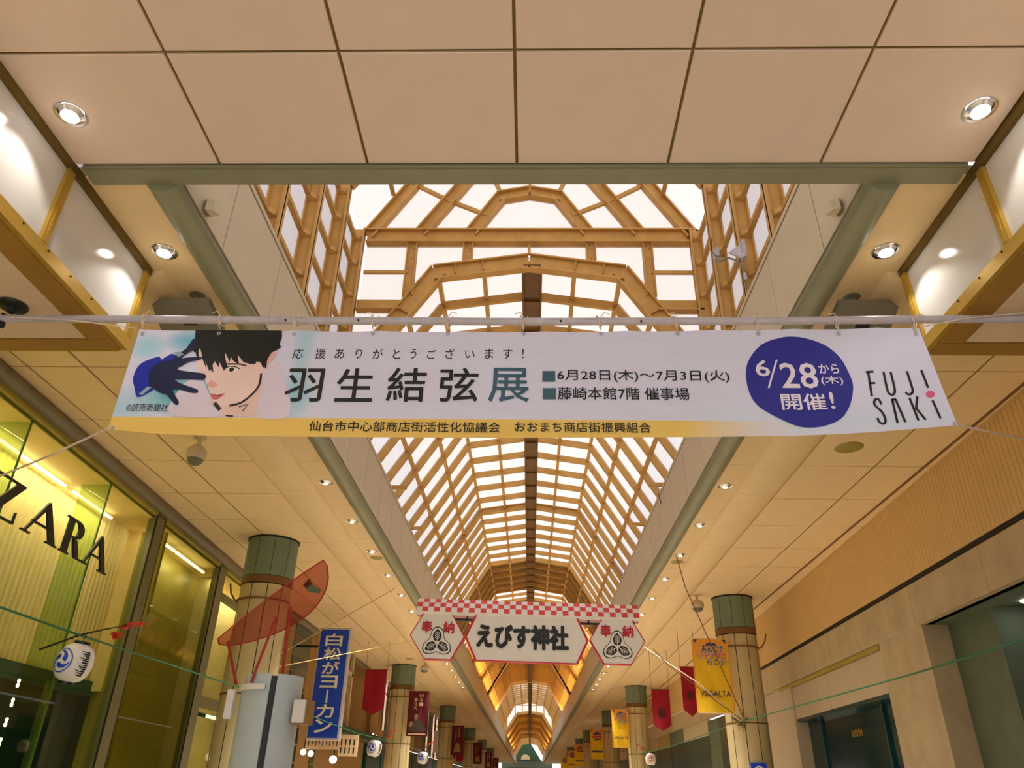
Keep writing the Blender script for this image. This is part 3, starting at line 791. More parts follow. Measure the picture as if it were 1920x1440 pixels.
# banner cloth
bt = [(-3.105, 4.845), (-2.051, 4.84), (-0.956, 4.839), (0.042, 4.839), (1.204, 4.854), (2.273, 4.874), (3.216, 4.894)]
bb_ = [(-3.112, 3.941), (-2.577, 3.897), (-1.475, 3.888), (-0.027, 3.892), (1.799, 3.92), (2.591, 3.957), (3.292, 4.024)]
def bmat():
    m = bpy.data.materials.new('banner print'); m.use_nodes = True; nt = m.node_tree; b = nt.nodes['Principled BSDF']
    b.inputs['Roughness'].default_value = 0.55; b.inputs['Specular IOR Level'].default_value = 0.3
    tc = nt.nodes.new('ShaderNodeTexCoord'); sp = nt.nodes.new('ShaderNodeSeparateXYZ'); nt.links.new(tc.outputs['Object'], sp.inputs[0])
    L = nt.links
    def mth(op, a, b_=None, clamp=False):
        n = nt.nodes.new('ShaderNodeMath'); n.operation = op; n.use_clamp = clamp
        for i, v in enumerate((a, b_)):
            if v is None: continue
            if isinstance(v, (int, float)): n.inputs[i].default_value = v
            else: L.new(v, n.inputs[i])
        return n.outputs[0]
    def mix(f, a, b_):
        n = nt.nodes.new('ShaderNodeMixRGB'); L.new(f, n.inputs[0])
        for i, v in ((1, a), (2, b_)):
            if isinstance(v, tuple): n.inputs[i].default_value = v
            else: L.new(v, n.inputs[i])
        return n.outputs[0]
    x, z = sp.outputs[0], mth('ADD', sp.outputs[2], 4.87)
    cur = srgb(226, 228, 255)
    for (cx, cz, rx, rz, col, st) in BLOBS:
        dx = mth('DIVIDE', mth('SUBTRACT', x, cx), rx); dz = mth('DIVIDE', mth('SUBTRACT', z, cz), rz)
        d = mth('ADD', mth('MULTIPLY', dx, dx), mth('MULTIPLY', dz, dz)); f = mth('MULTIPLY', mth('SUBTRACT', 1.0, d, True), st)
        cur = mix(f, cur, col)
    # yellow strip along the lower edge, fading out to the right
    f1 = mth('MULTIPLY', mth('SUBTRACT', ZB, z), 90.0, True)
    f2 = mth('MULTIPLY', mth('SUBTRACT', XF, x), 1.6, True)
    f2b = mth('ADD', mth('MULTIPLY', f2, 0.8), 0.2)
    fx = mth('MULTIPLY', mth('SUBTRACT', XF2, x), 3.0, True)
    cur = mix(mth('MULTIPLY', mth('MULTIPLY', f1, f2b), fx), cur, srgb(244, 208, 112))
    L.new(cur, b.inputs['Base Color'])
    n2 = nt.nodes.new('ShaderNodeTexNoise'); n2.inputs['Scale'].default_value = 2.2
    mp_ = nt.nodes.new('ShaderNodeMapping'); mp_.inputs['Scale'].default_value = (1, 1, 2.5); L.new(tc.outputs['Object'], mp_.inputs[0]); L.new(mp_.outputs[0], n2.inputs['Vector'])
    bp = nt.nodes.new('ShaderNodeBump'); bp.inputs['Strength'].default_value = 0.5; bp.inputs['Distance'].default_value = 0.05
    L.new(n2.outputs['Fac'], bp.inputs['Height']); L.new(bp.outputs['Normal'], b.inputs['Normal'])
    return m
cy_ = srgb(70, 190, 220); cy2 = srgb(150, 215, 235)
BLOBS = [(-2.575, 4.24, .42, .2, srgb(30, 178, 190), .95), (-2.666, 4.729, .22, .12, cy_, .8), (-3.004, 4.676, .18, .14, cy2, .8),
         (-3.034, 4.143, .3, .2, cy2, .55), (-1.718, 4.733, .1, .5, cy2, .6), (-1.71, 4.246, .14, .25, cy2, .8), (2.333, 4.048, 1.6, .16, srgb(215, 228, 250), .8)]
ZB = 4.051; XF = 1.889; XF2 = 2.206
banner = empty('banner', (0, BY, 4.87))
mb = MB(); NX, NZ = 96, 6; g = []
def interp(L_, x):
    for (a, b), (c, d) in zip(L_[:-1], L_[1:]):
        if x <= c: return b + (d - b) * (x - a) / (c - a)
    return L_[-1][1]
x0, x1 = bt[0][0], bt[-1][0]; X0, X1 = bb_[0][0], bb_[-1][0]
tb2 = spline(bt, False, 6); bb2 = spline(bb_, False, 6)
for j in range(NZ + 1):
    for i in range(NX + 1):
        s = i / NX; xt = x0 + (x1 - x0) * s; xb = X0 + (X1 - X0) * s; t = j / NZ
        zt = interp(tb2, xt) - 0.012 * abs(math.sin(s * math.pi * 9.5)) ** 0.6; zb = interp(bb2, xb)
        g.append((xt + (xb - xt) * t, BY, zt + (zb - zt) * t))
mb.add(g, [(j * (NX + 1) + i, j * (NX + 1) + i + 1, (j + 1) * (NX + 1) + i + 1, (j + 1) * (NX + 1) + i) for j in range(NZ) for i in range(NX)])
cloth = mb.build('cloth', bmat(), banner)
lay = [0.004]
def bm_(k=1): return lambda u, v: (u, BY - 0.003 - 0.0007 * k, v)
def P(pts, col, name, k=1, sp=3, rough=.6):
    key = 'print ' + name
    m = bpy.data.materials.get(key) or mat(key, col, rough, var=0.05)
    return flat_poly([spline(pts, True, sp)] if sp else [pts], bm_(k), name, m, cloth)
Z = None
P([(-2.661, 4.059), (-2.651, 4.265), (-2.584, 4.366), (-2.479, 4.367), (-2.37, 4.208), (-2.228, 4.062)], srgb(230, 218, 238), 'printed_shirt', 1)
P([(-2.008, 4.507), (-1.906, 4.534), (-1.839, 4.405), (-1.731, 4.066), (-2.008, 4.06), (-2.004, 4.319)], srgb(230, 218, 238), 'printed_shirt', 1)
P([(-2.36, 4.2), (-2.021, 4.37), (-1.987, 4.269), (-2.0, 4.178), (-2.008, 4.062), (-2.228, 4.06), (-2.304, 4.11)], srgb(238, 206, 196), 'printed_neck', 2)
P([(-2.557, 4.548), (-2.56, 4.663), (-2.322, 4.709), (-2.008, 4.507), (-2.017, 4.43), (-2.02, 4.328), (-2.057, 4.244), (-2.146, 4.164), (-2.23, 4.143), (-2.307, 4.159), (-2.36, 4.2), (-2.388, 4.241), (-2.423, 4.316), (-2.456, 4.367), (-2.54, 4.47)], srgb(246, 216, 210), 'printed_face', 3)
P([(-2.007, 4.586), (-1.967, 4.622), (-1.936, 4.639), (-1.932, 4.595), (-1.961, 4.542), (-1.985, 4.507)], srgb(240, 190, 190), 'printed_ear', 3)
P([(-2.425, 4.325), (-2.411, 4.367), (-2.387, 4.359), (-2.351, 4.334), (-2.354, 4.313), (-2.389, 4.3)], srgb(232, 176, 164), 'printed_nose', 4)
P([(-2.386, 4.25), (-2.346, 4.237), (-2.323, 4.236), (-2.271, 4.252), (-2.291, 4.224), (-2.316, 4.2), (-2.352, 4.196), (-2.373, 4.216)], srgb(212, 110, 112), 'printed_lips', 4)
P([(-2.386, 4.248), (-2.33, 4.233), (-2.271, 4.252), (-2.321, 4.223)], srgb(120, 40, 44), 'printed_mouth', 5, 0)
P([(-2.304, 4.471), (-2.278, 4.488), (-2.239, 4.484), (-2.205, 4.467), (-2.239, 4.445), (-2.277, 4.447)], srgb(250, 244, 240), 'printed_eye', 4)
flat_poly([[(a + math.cos(t_ * .5236) * .021, b + math.sin(t_ * .5236) * .021) for t_ in range(12)] for a, b in [(-2.263, 4.464)]], bm_(5), 'printed_iris', M['black'], cloth)
flat_poly([ribbon([(-2.313, 4.478), (-2.282, 4.494), (-2.24, 4.49), (-2.198, 4.47)], .008)], bm_(5), 'printed_eyelid', M['black'], cloth)
flat_poly([ribbon([(-2.321, 4.514), (-2.268, 4.516), (-2.207, 4.515), (-2.15, 4.498)], .014)], bm_(4), 'printed_brow', mat('print brow', srgb(90, 60, 50)), cloth)
P([(-2.635, 4.833), (-1.922, 4.832), (-1.911, 4.765), (-1.92, 4.702), (-1.901, 4.675), (-1.926, 4.65), (-1.968, 4.626), (-1.985, 4.584), (-1.993, 4.551), (-1.987, 4.466), (-2.005, 4.49), (-2.014, 4.48), (-2.042, 4.529), (-2.075, 4.542), (-2.083, 4.512), (-2.131, 4.517), (-2.18, 4.531), (-2.219, 4.576), (-2.241, 4.601), (-2.214, 4.515), (-2.238, 4.525), (-2.271, 4.549), (-2.293, 4.583), (-2.292, 4.53), (-2.331, 4.6), (-2.35, 4.618), (-2.328, 4.549), (-2.299, 4.488), (-2.324, 4.454), (-2.357, 4.505), (-2.381, 4.54), (-2.365, 4.479), (-2.388, 4.505), (-2.414, 4.54), (-2.424, 4.505), (-2.403, 4.434), (-2.432, 4.462), (-2.44, 4.449), (-2.461, 4.487), (-2.49, 4.539), (-2.464, 4.47), (-2.492, 4.513), (-2.517, 4.557), (-2.54, 4.618), (-2.56, 4.663), (-2.568, 4.636), (-2.551, 4.581), (-2.567, 4.574), (-2.587, 4.618), (-2.604, 4.627), (-2.618, 4.662), (-2.617, 4.716)], srgb(14, 18, 12), 'printed_hair', 6, 0)
flat_poly([ribbon(spline([(-2.02, 4.43), (-2.017, 4.328), (-2.057, 4.244), (-2.132, 4.169), (-2.215, 4.143)], False, 4), .018), ribbon([(-2.338, 4.167), (-2.281, 4.106)], .03), ribbon([(-2.139, 4.132), (-2.071, 4.161), (-2.103, 4.095)], .01), ribbon([(-2.227, 4.058), (-2.168, 4.053)], .012)], bm_(5), 'printed_choker', M['black'], cloth)
P([(-2.965, 4.221), (-3.0, 4.296), (-3.034, 4.38), (-3.024, 4.484), (-2.976, 4.537), (-2.872, 4.581), (-2.849, 4.55), (-2.779, 4.608), (-2.714, 4.564), (-2.749, 4.486), (-2.834, 4.399), (-2.839, 4.297), (-2.873, 4.255), (-2.931, 4.217)], srgb(20, 40, 172), 'printed_cuff', 6, 2)
nav = srgb(6, 22, 70)
P([(-2.919, 4.433), (-2.878, 4.511), (-2.779, 4.547), (-2.714, 4.529), (-2.691, 4.434), (-2.697, 4.366), (-2.692, 4.281), (-2.749, 4.239), (-2.835, 4.28), (-2.887, 4.322)], nav, 'printed_glove', 7, 2)
for k_, f_ in enumerate([[(-2.762, 4.538), (-2.73, 4.6), (-2.674, 4.653), (-2.63, 4.752), (-2.595, 4.663), (-2.642, 4.618), (-2.686, 4.573), (-2.71, 4.512)], [(-2.746, 4.538), (-2.676, 4.565), (-2.537, 4.579), (-2.535, 4.552), (-2.622, 4.53), (-2.701, 4.477)], [(-2.741, 4.451), (-2.696, 4.456), (-2.602, 4.441), (-2.493, 4.428), (-2.458, 4.41), (-2.455, 4.38), (-2.486, 4.367), (-2.586, 4.373), (-2.716, 4.378)], [(-2.724, 4.382), (-2.654, 4.34), (-2.555, 4.303), (-2.498, 4.282), (-2.486, 4.257), (-2.528, 4.25), (-2.624, 4.277), (-2.709, 4.289)], [(-2.772, 4.331), (-2.711, 4.298), (-2.656, 4.223), (-2.618, 4.173), (-2.622, 4.145), (-2.656, 4.161), (-2.725, 4.231), (-2.805, 4.28)]]):
    P(f_, nav, 'printed_glove', 8 + k_ % 2, 3)
P([(-2.765, 4.617), (-2.714, 4.626), (-2.677, 4.6), (-2.716, 4.573)], srgb(150, 175, 190), 'printed_highlight', 10, 0)
P([(-2.951, 4.237), (-2.901, 4.305), (-2.862, 4.301), (-2.919, 4.229)], srgb(170, 180, 230), 'printed_highlight', 8, 0)
mk = mat('banner lettering', srgb(28, 30, 28), .5); mkb = mat('banner lettering blue', srgb(60, 100, 120), .45)
BOX1 = [('応', (-1.799, 4.568, -1.713, 4.663)), ('援', (-1.618, 4.569, -1.532, 4.664)), ('あ', (-1.459, 4.57, -1.382, 4.664)), ('り', (-1.292, 4.571, -1.24, 4.665)), ('が', (-1.154, 4.572, -1.073, 4.666)), ('と', (-0.991, 4.572, -0.931, 4.662)), ('う', (-0.854, 4.573, -0.803, 4.667)), ('ご', (-0.717, 4.574, -0.645, 4.658)), ('ざ', (-0.572, 4.575, -0.496, 4.669)), ('い', (-0.414, 4.581, -0.338, 4.65)), ('ま', (-0.257, 4.577, -0.189, 4.671)), ('す', (-0.112, 4.577, -0.036, 4.671)), ('!', (0.041, 4.583, 0.053, 4.672))]
for ch, bx in BOX1: text(ch, bx, bm_(1), 'lettering', mk, cloth)
for ch, bx in [('羽', (-1.804, 4.185, -1.518, 4.475)), ('生', (-1.404, 4.188, -1.119, 4.478)), ('結', (-1.006, 4.191, -0.709, 4.485)), ('弦', (-0.597, 4.194, -0.301, 4.487)), ('展', (-0.214, 4.197, 0.094, 4.49))]:
    text(ch, bx, bm_(1), 'lettering', mkb if ch == '展' else mk, cloth, bold=.012)
for ch, bx, bo in [('6月28日(木)〜7月3日(火)', (0.318, 4.372, 1.652, 4.482), 0.006), ('藤崎本館7階 催事場', (0.321, 4.217, 1.328, 4.324), 0.008), ('仙台市中心部商店街活性化協議会', (-1.569, 3.933, -0.117, 4.018), 0.004), ('おおまち商店街振興組合', (-0.008, 3.94, 1.014, 4.024), 0.004), ('©読売新聞社', (-3.02, 4.089, -2.694, 4.158), 0.0)]:
    text(ch, bx, bm_(1), 'lettering', mk, cloth, bold=bo)
for sq_ in [[(0.202, 4.467), (0.302, 4.468), (0.301, 4.372), (0.201, 4.372)], [(0.205, 4.315), (0.305, 4.316), (0.304, 4.218), (0.205, 4.217)]]: flat_poly([sq_], bm_(1), 'printed_square', mkb, cloth)
P([(1.788, 4.476), (1.836, 4.597), (1.945, 4.721), (2.099, 4.784), (2.207, 4.795), (2.309, 4.777), (2.442, 4.715), (2.538, 4.601), (2.583, 4.436), (2.585, 4.333), (2.534, 4.189), (2.45, 4.076), (2.326, 4.013), (2.2, 3.994), (2.092, 4.011), (1.943, 4.093), (1.831, 4.184), (1.785, 4.313)], srgb(36, 40, 150), 'printed_blue_blob', 1, 4)
wl = mat('banner white lettering', srgb(240, 232, 250), .5)
for ch, bx, bo in [('6', (1.864, 4.43, 1.971, 4.574), 0.02), ('28', (2.052, 4.328, 2.327, 4.547), 0.02), ('から', (2.354, 4.457, 2.506, 4.543), 0.02), ('(木)', (2.352, 4.353, 2.519, 4.438), 0.01), ('開催', (2.02, 4.14, 2.355, 4.278), 0.02), ('!', (2.389, 4.151, 2.417, 4.293), 0.02)]:
    text(ch, bx, bm_(2), 'lettering', wl, cloth, bold=bo)
flat_poly([ribbon([(2.041, 4.58), (1.941, 4.327)], .014)], bm_(2), 'lettering', wl, cloth)
lg = []
for st in [[(2.729, 4.477), (2.712, 4.262)], [(2.71, 4.472), (2.771, 4.479)], [(2.716, 4.374), (2.762, 4.378)], [(2.847, 4.478), (2.841, 4.335), (2.846, 4.289), (2.868, 4.275), (2.889, 4.292), (2.899, 4.336), (2.901, 4.478)], [(3.027, 4.483), (3.033, 4.336), (3.027, 4.3), (3.007, 4.281), (2.986, 4.281), (2.974, 4.3)], [(3.14, 4.493), (3.154, 4.337)], [(2.769, 4.191), (2.758, 4.234), (2.734, 4.236), (2.719, 4.212), (2.72, 4.184), (2.751, 4.142), (2.766, 4.107), (2.771, 4.062), (2.757, 4.034), (2.734, 4.032), (2.719, 4.051), (2.715, 4.078)], [(2.859, 4.237), (2.854, 4.038)], [(2.884, 4.238), (2.914, 4.044)], [(2.853, 4.232), (2.889, 4.236)], [(2.992, 4.25), (3.014, 4.06)], [(3.053, 4.262), (3.021, 4.162)], [(3.019, 4.165), (3.069, 4.065)], [(3.16, 4.23), (3.181, 4.079)]]:
    lg.append(ribbon(spline(st, False, 3) if len(st) > 3 else st, .018))
flat_poly(lg, bm_(1), 'store_logo', mk, cloth)
P([(3.189, 4.283), (3.179, 4.266), (3.159, 4.255), (3.138, 4.255), (3.124, 4.265), (3.122, 4.282), (3.132, 4.299), (3.152, 4.31), (3.173, 4.31), (3.187, 4.3)], srgb(226, 100, 150), 'logo_dot', 1, 3)
for (u, v) in [(-3.081, 3.95), (3.275, 4.033)] + [(p[0], p[1] - .02) for p in [(-3.072, 4.819), (-2.436, 4.822), (-1.816, 4.825), (-1.173, 4.828), (-0.564, 4.831), (0.051, 4.834), (0.671, 4.837), (1.288, 4.839), (1.932, 4.842), (2.568, 4.845), (3.18, 4.848)]]:
    MB().lathe((u, BY - .006, v), [(.006, -.002), (.016, -.004), (.018, .002)], 12, axis='y').build('eyelet', M['pole'], cloth)
for i, u in enumerate([-3.072, -2.436, -1.816, -1.173, -0.564, 0.051, 0.671, 1.288, 1.932, 2.568, 3.18]):
    mb = MB(); zt = 4.935
    loop = []
    for k in range(11):
        a = 2 * math.pi * k / 10; loop.append((u - .03 + .006 * k, BY + .042 * math.sin(a) * -1, zt - .0 + .045 * math.cos(a)))
    mb.tube(loop, .006, 6); mb.tube([(u + .01, BY - .035, zt - .02), (u - .004, BY - .03, 4.87), (u, BY - .01, 4.845)], .005, 6)
    mb.tube([(u - .01, BY - .035, zt - .02), (u - .014, BY - .03, 4.89), (u, BY - .01, 4.845)], .005, 6)
    mb.tube([(u, BY - .045, zt + .01), (u + .03 * (-1) ** i, BY - .06, zt + .05), (u + .07 * (-1) ** i, BY - .06, zt + .03)], .004, 6)
    mb.build('rope_tie', M['rope'], banner)
rel(banner, (0, BY, 4.87))
for g_ in cloth.children:
    pass
tag(banner, 'wide white event banner with a man in a blue glove hanging from the pole', 'banner')

def rope(name, pts, r_, m, label, cat='rope', group=None):
    o = MB().tube(pts, r_, 6).build(name, m); at(o, pts[0]); return tag(o, label, cat, group)
rope('guy_rope', [(-3.11, BY, 3.945), (-3.9, 5.6, 3.94), (-5.4, 6.6, 3.95)], .009, M['rope'], 'white rope pulling the lower left banner corner outward')
rope('guy_rope', [(3.29, BY, 4.025), (4.1, 5.8, 4.3), (5.9, 7.5, 4.95)], .009, M['rope'], 'white rope pulling the lower right banner corner outward')
rope('guy_rope', [(-4.2, BY - .04, 4.93), (-3.7, BY - .05, 4.9), (-3.13, BY - .02, 4.84)], .005, M['rope'], 'thin white cord from the upper left banner corner along the pole')
rope('guy_rope', [(3.22, BY - .02, 4.88), (3.6, BY - .05, 4.95), (4.4, BY - .08, 5.02)], .005, M['rope'], 'thin white cord from the upper right banner corner along the pole')

# ================================================================== HANGING SHRINE SIGN
SY = 17.4
sign = empty('hanging_sign', (0, SY, 5.0))
SXa, SXb = -2.51, 2.60
def tz(x): return -(x - SXa) / (SXb - SXa) * 0.09          # the sign hangs slightly askew
def sw(v): return (v[0], v[1], v[2] + tz(v[0]))
mb = MB(warp=sw); ncol = 38; cw = (SXb - SXa) / ncol
rows = [(5.45, SY + .25), (5.34, SY + .12), (5.22, SY + .02), (5.10, SY - .06)]
for i in range(ncol):
    for j in range(3):
        a, b = SXa + i * cw, SXa + (i + 1) * cw; (z1, y1), (z0, y0) = rows[j], rows[j + 1]
        mb.add([(a, y0, z0), (b, y0, z0), (b, y1, z1), (a, y1, z1)], [(0, 1, 2, 3)], (i + j) % 2)
mb.add([(SXa, rows[3][1], 5.10), (SXb, rows[3][1], 5.10), (SXb, SY, 5.03), (SXa, SY, 5.03)], [(0, 1, 2, 3)], 0)
mb.add([(SXa, SY + .25, 5.45), (SXb, SY + .25, 5.45), (SXb, SY + .5, 5.06), (SXa, SY + .5, 5.06)], [(0, 1, 2, 3)], 0)
for x in (SXa, SXb): mb.add([(x, SY - .06, 5.10), (x, SY, 5.03), (x, SY + .5, 5.06), (x, SY + .25, 5.45), (x, SY + .12, 5.34)], [(0, 1, 2, 3, 4)], 0)
mb.build('checked_roof', [M['white'], M['coral']], sign)
mb = MB(warp=sw).box(SXa + .12, SXb - .12, SY + .03, SY + .07, 4.93, 4.98)
for x in (SXa + .12, -1.35, 1.42, SXb - .15): mb.box(x, x + .04, SY + .03, SY + .07, 4.93, 5.1)
mb.build('hanging_bar', M['black'], sign)
def hexboard(pts, name):
    n = len(pts); mb = MB(warp=sw)
    cx = sum(p[0] for p in pts) / n; cz = sum(p[1] for p in pts) / n
    inn = [(cx + (x - cx) * .965, cz + (z - cz) * .965) for x, z in pts]
    f, bk = SY - .02, SY + .16
    mb.add([(x, f, z) for x, z in pts] + [(x, f, z) for x, z in inn] + [(x, bk, z) for x, z in pts] + [(x, f + .012, z) for x, z in inn],
           [(i, (i + 1) % n, n + (i + 1) % n, n + i) for i in range(n)] + [(i, 2 * n + i, 2 * n + (i + 1) % n, (i + 1) % n) for i in range(n)] + [(n + i, n + (i + 1) % n, 3 * n + (i + 1) % n, 3 * n + i) for i in range(n)] + [tuple(range(3 * n - 1, 2 * n - 1, -1))])
    o = mb.build(name, M['red'], sign)
    MB(warp=sw).add([(x, f + .008, z) for x, z in inn], [tuple(range(n))]).build('face', M['white'], o)
    return o
H1 = [(-2.62, 4.57), (-2.33, 5.08), (-1.68, 5.08), (-1.37, 4.57), (-1.66, 4.06), (-2.26, 4.06)]
HM = [(-1.37, 4.57), (-1.12, 5.12), (1.18, 5.12), (1.43, 4.57), (1.18, 4.07), (-1.12, 4.07)]
H2 = [(1.45, 4.60), (1.76, 5.11), (2.40, 5.11), (2.70, 4.60), (2.36, 4.09), (1.75, 4.09)]
hb1 = hexboard(H1, 'crest_board'); hbm = hexboard(HM, 'name_board'); hb2 = hexboard(H2, 'crest_board')
def sm(k): return lambda u, v: sw((u, SY - .016 - .002 * k, v))
text('えびす神社', (-1.08, 4.36, .96, 4.86), sm(1), 'lettering', M['black'], hbm, bold=.05)
for hb_, cx, cz in ((hb1, -1.99, 4.52), (hb2, 2.07, 4.56)):
    text('奉', (cx - .37, cz + .12, cx - .13, cz + .37), sm(1), 'red_lettering', M['red'], hb_, bold=.03)
    text('納', (cx + .13, cz + .12, cx + .37, cz + .37), sm(1), 'red_lettering', M['red'], hb_, bold=.03)
    def tre(r_, n=48, k=.24): return [(cx + r_ * (.82 + k * math.cos(3 * (t - math.pi / 2))) * math.cos(t), cz - .1 + r_ * (.82 + k * math.cos(3 * (t - math.pi / 2))) * math.sin(t)) for t in [2 * math.pi * i / n for i in range(n)]]
    flat_poly([tre(.34)], sm(1), 'crest', M['black'], hb_); flat_poly([tre(.315)], sm(2), 'crest', M['white'], hb_)
    lv = []; vn = []
    for q in range(3):
        a = math.pi / 2 + q * 2 * math.pi / 3
        T = lambda u, v: (cx + u * math.cos(a) - v * math.sin(a), cz - .1 + u * math.sin(a) + v * math.cos(a))
        lv.append([T(u, v) for u, v in spline([(.03, 0), (.06, .07), (.10, .085), (.15, .1), (.2, .09), (.26, .05), (.30, 0), (.26, -.05), (.2, -.09), (.15, -.1), (.10, -.085), (.06, -.07)], True, 3)])
        vn.append(ribbon([T(.03, 0), T(.25, 0)], .012))
        for u in (.08, .12, .16, .20):
            for s_ in (-1, 1): vn.append(ribbon([T(u, 0), T(u + .045, s_ * .06)], .009))
    flat_poly(lv, sm(3), 'crest', M['black'], hb_); flat_poly(vn, sm(4), 'crest', M['white'], hb_)
rel(sign, (0, SY, 5.0)); tag(sign, 'hanging shrine sign of white hexagon boards under a red checked roof', 'sign')
rope('stay_rope', [(-2.55, SY, 4.45), (-3.7, 16.3, 4.0), (-4.78, 15.1, 3.55)], .010, M['rope2'], 'taut tan rope from the hanging sign to the left column', 'rope')
rope('stay_rope', [(2.65, SY, 4.4), (4.0, 18.3, 3.75), (5.05, 19.2, 3.1)], .011, M['rope'], 'taut pale rope from the hanging sign to the right column', 'rope')
rope('stay_rope', [(-2.75, 20.6, 6.9), (-3.75, 18.0, 5.4), (-4.85, 15.15, 3.75)], .009, M['rope2'], 'yellow rope from the left skylight fascia down to the left column', 'rope')
rope('stay_rope', [(2.75, 14.6, 7.0), (3.5, 16.4, 5.5), (5.15, 19.2, 3.15)], .011, M['darkrope'], 'thin brown wire from the right skylight fascia to the right column', 'rope')
rope('stay_rope', [(2.85, 17.3, 4.35), (3.2, 17.6, 4.05), (5.1, 19.2, 3.08)], .009, M['darkrope'], 'thin dark wire with a clip beside the right crest board', 'rope')

# ================================================================== LEFT SHOPFRONT (ZARA)
def WL(v): return (XL(v[1]) - v[0], v[1], v[2])       # v = (depth behind wall face, along, height)
lw = MB(warp=WL).box(1.9, 2.0, -4, 22, 0, 6.1)
for s0 in (0,):
    pass
wall_left = lw.build('wall_left', M['teal2'], kind='structure')
for k in range(12):       # header casing above the glass in sections
    y0 = 2 + 1.42 * k
    if y0 + 1.4 < 16.2: MB(warp=WL).cbox(.16, .5, y0, y0 + 1.4, 5.72, 5.99, .01).build('header_panel', M['column'], wall_left)
cor = MB(); ys = [4.0 + i * 1.0 for i in range(14)] + [20, 60, 100, YE]
for a, b in zip(ys[:-1], ys[1:]):
    vs = []
    for y in (a, b):
        for k in range(9):
            an = math.pi / 2 * k / 8 * 2 - math.pi / 2
            vs.append((XL(y) + .02 + .11 * math.cos(an), y, 5.90 + .10 * math.sin(an)))
    cor.add(vs, [(k, k + 1, 9 + k + 1, 9 + k) for k in range(8)])
smooth_by_angle(cor.build('trim_6', M['cornice'], kind='structure'), 50)
shop = empty('shopfront', (XL(9), 9, 0))
def sf(name, m, *b, mb=None): return MB(warp=WL).box(*b).build(name, m, shop)
sf('top_rail', M['olive'], .0, .12, 2, 20, 5.74, 5.86)
sf('mullion', M['frame'], .0, .16, 12.62, 12.95, 0, 5.8)
MB(warp=WL).box(-.004, .02, 12.60, 12.625, 0, 5.8).box(-.004, .02, 12.945, 12.97, 0, 5.8).build('mullion_edge', M['dark'], shop)
sf('mullion', M['frame'], .0, .16, 16.1, 16.5, 0, 5.8)
MB(warp=WL).box(-.004, .02, 16.08, 16.10, 0, 5.8).build('mullion_edge', M['dark'], shop)
for a, b in ((2, 4.0), (4.0, 6.3), (6.3, 8.65), (8.65, 10.95), (10.95, 12.6)):
    sf('glass_pane', M['glass'], .06, .075, a + .01, b - .01, 0.2, 5.74)
sf('glass_pane', M['glass_olive'], .06, .075, 12.97, 16.08, 0.2, 5.74)
sf('glass_pane', M['glass'], .06, .075, 16.52, 19.9, 0.2, 5.74)
for y in (6.3, 8.65, 10.95): sf('glass_fin', M['finglass'], .08, .55, y - .01, y + .01, 0.2, 5.72)
for y in (6.3, 8.65, 10.95): sf('glass_fin_edge', mat('green glass rim', srgb(60, 110, 30), .2) if 'green glass rim' not in bpy.data.materials else bpy.data.materials['green glass rim'], .076, .09, y - .016, y + .016, 0.2, 5.72)
sf('olive_jamb', M['olive'], .17, .62, 13.45, 13.55, 0.2, 5.70)
# corrugated light wall
mb = MB(warp=WL); n = 340; y0, y1 = 2.0, 13.5; vs = []
for i in range(n + 1):
    y = y0 + (y1 - y0) * i / n; d = .86 + (.03 if i % 4 in (1, 2) else 0); vs += [(d, y, 3.05), (d, y, 5.72)]
mb.add(vs, [(2 * i, 2 * i + 2, 2 * i + 3, 2 * i + 1) for i in range(n)]); mb.build('corrugated_lightwall', M['corr'], shop)
sf('lightwall_base', M['teal2'], .80, 1.0, 2.0, 13.5, 2.82, 3.05); sf('display_ceiling', M['corr'], .09, .9, 2.0, 20, 5.70, 5.72)
sf('lightwall_jamb', M['corr'], .62, .9, 13.45, 13.55, 2.9, 5.70)
for a, b in ((2.2, 4.2), (4.4, 6.2), (6.5, 8.5), (8.8, 10.8), (11.05, 12.4)):
    sf('strip_light', M['striplight'], .70, .74, a, b, 5.60, 5.63)
for a, b in ((13.3, 14.3), (14.4, 16.0)): sf('strip_light', M['striplight'], .30, .34, a, b, 5.56, 5.60)
sf('back_panel', M['olive'], .75, .85, 13.6, 17.2, 0, 5.70)
sf('side_jamb', M['column'], .35, .75, 16.9, 17.0, 0, 5.70)
sf('back_panel', M['corr'], .75, .85, 17.2, 20, 3.0, 5.70)
sf('crossbar', M['frame'], .0, .14, 16.5, 20, 5.15, 5.27)
sf('crossbar', M['frame'], .0, .14, 16.5, 20, 2.95, 3.15)
sf('back_panel', M['corr'], .75, .85, 17.2, 20, 0, 2.9)
sf('display_frame', M['frame'], .5, .56, 11.6, 11.75, 0.2, 2.85)
sf('display_shelf', M['olive'], .7, .8, 6.5, 10.6, 2.55, 2.68)
for z in (2.75, 2.5, 2.25, 2.0):
    for dy in (-.03, .03):
        MB(warp=WL).lathe((.6, 11.0, z + dy), [(0, -.012), (.028, -.008), (.028, .008), (0, .012)], 10, axis='x').build('spot_bulb', M['bulb'], shop)
sf('display_banner', M['red'], .58, .6, 9.9, 10.0, 2.55, 2.75)
sf('display_banner', M['whitedevice'], .58, .6, 9.9, 10.0, 2.35, 2.52)
rel(shop, (XL(9), 9, 0))
for a, b, d, e in ((2.2, 6.2, .45, 44), (6.5, 12.4, .45, 62), (13.2, 16.0, .35, 30), (16.6, 19.8, .4, 26)):
    l = lamp('strip_lamp', 'AREA', (XL((a + b) / 2) - d, (a + b) / 2, 5.62), e, (1, .9, .74), None, (0, math.radians(25), math.radians(2.6)), shape='RECTANGLE', size=.12, size_y=b - a)
tag(shop, 'tall glass shopfront with black serif letters over a ribbed cream wall', 'shopfront')
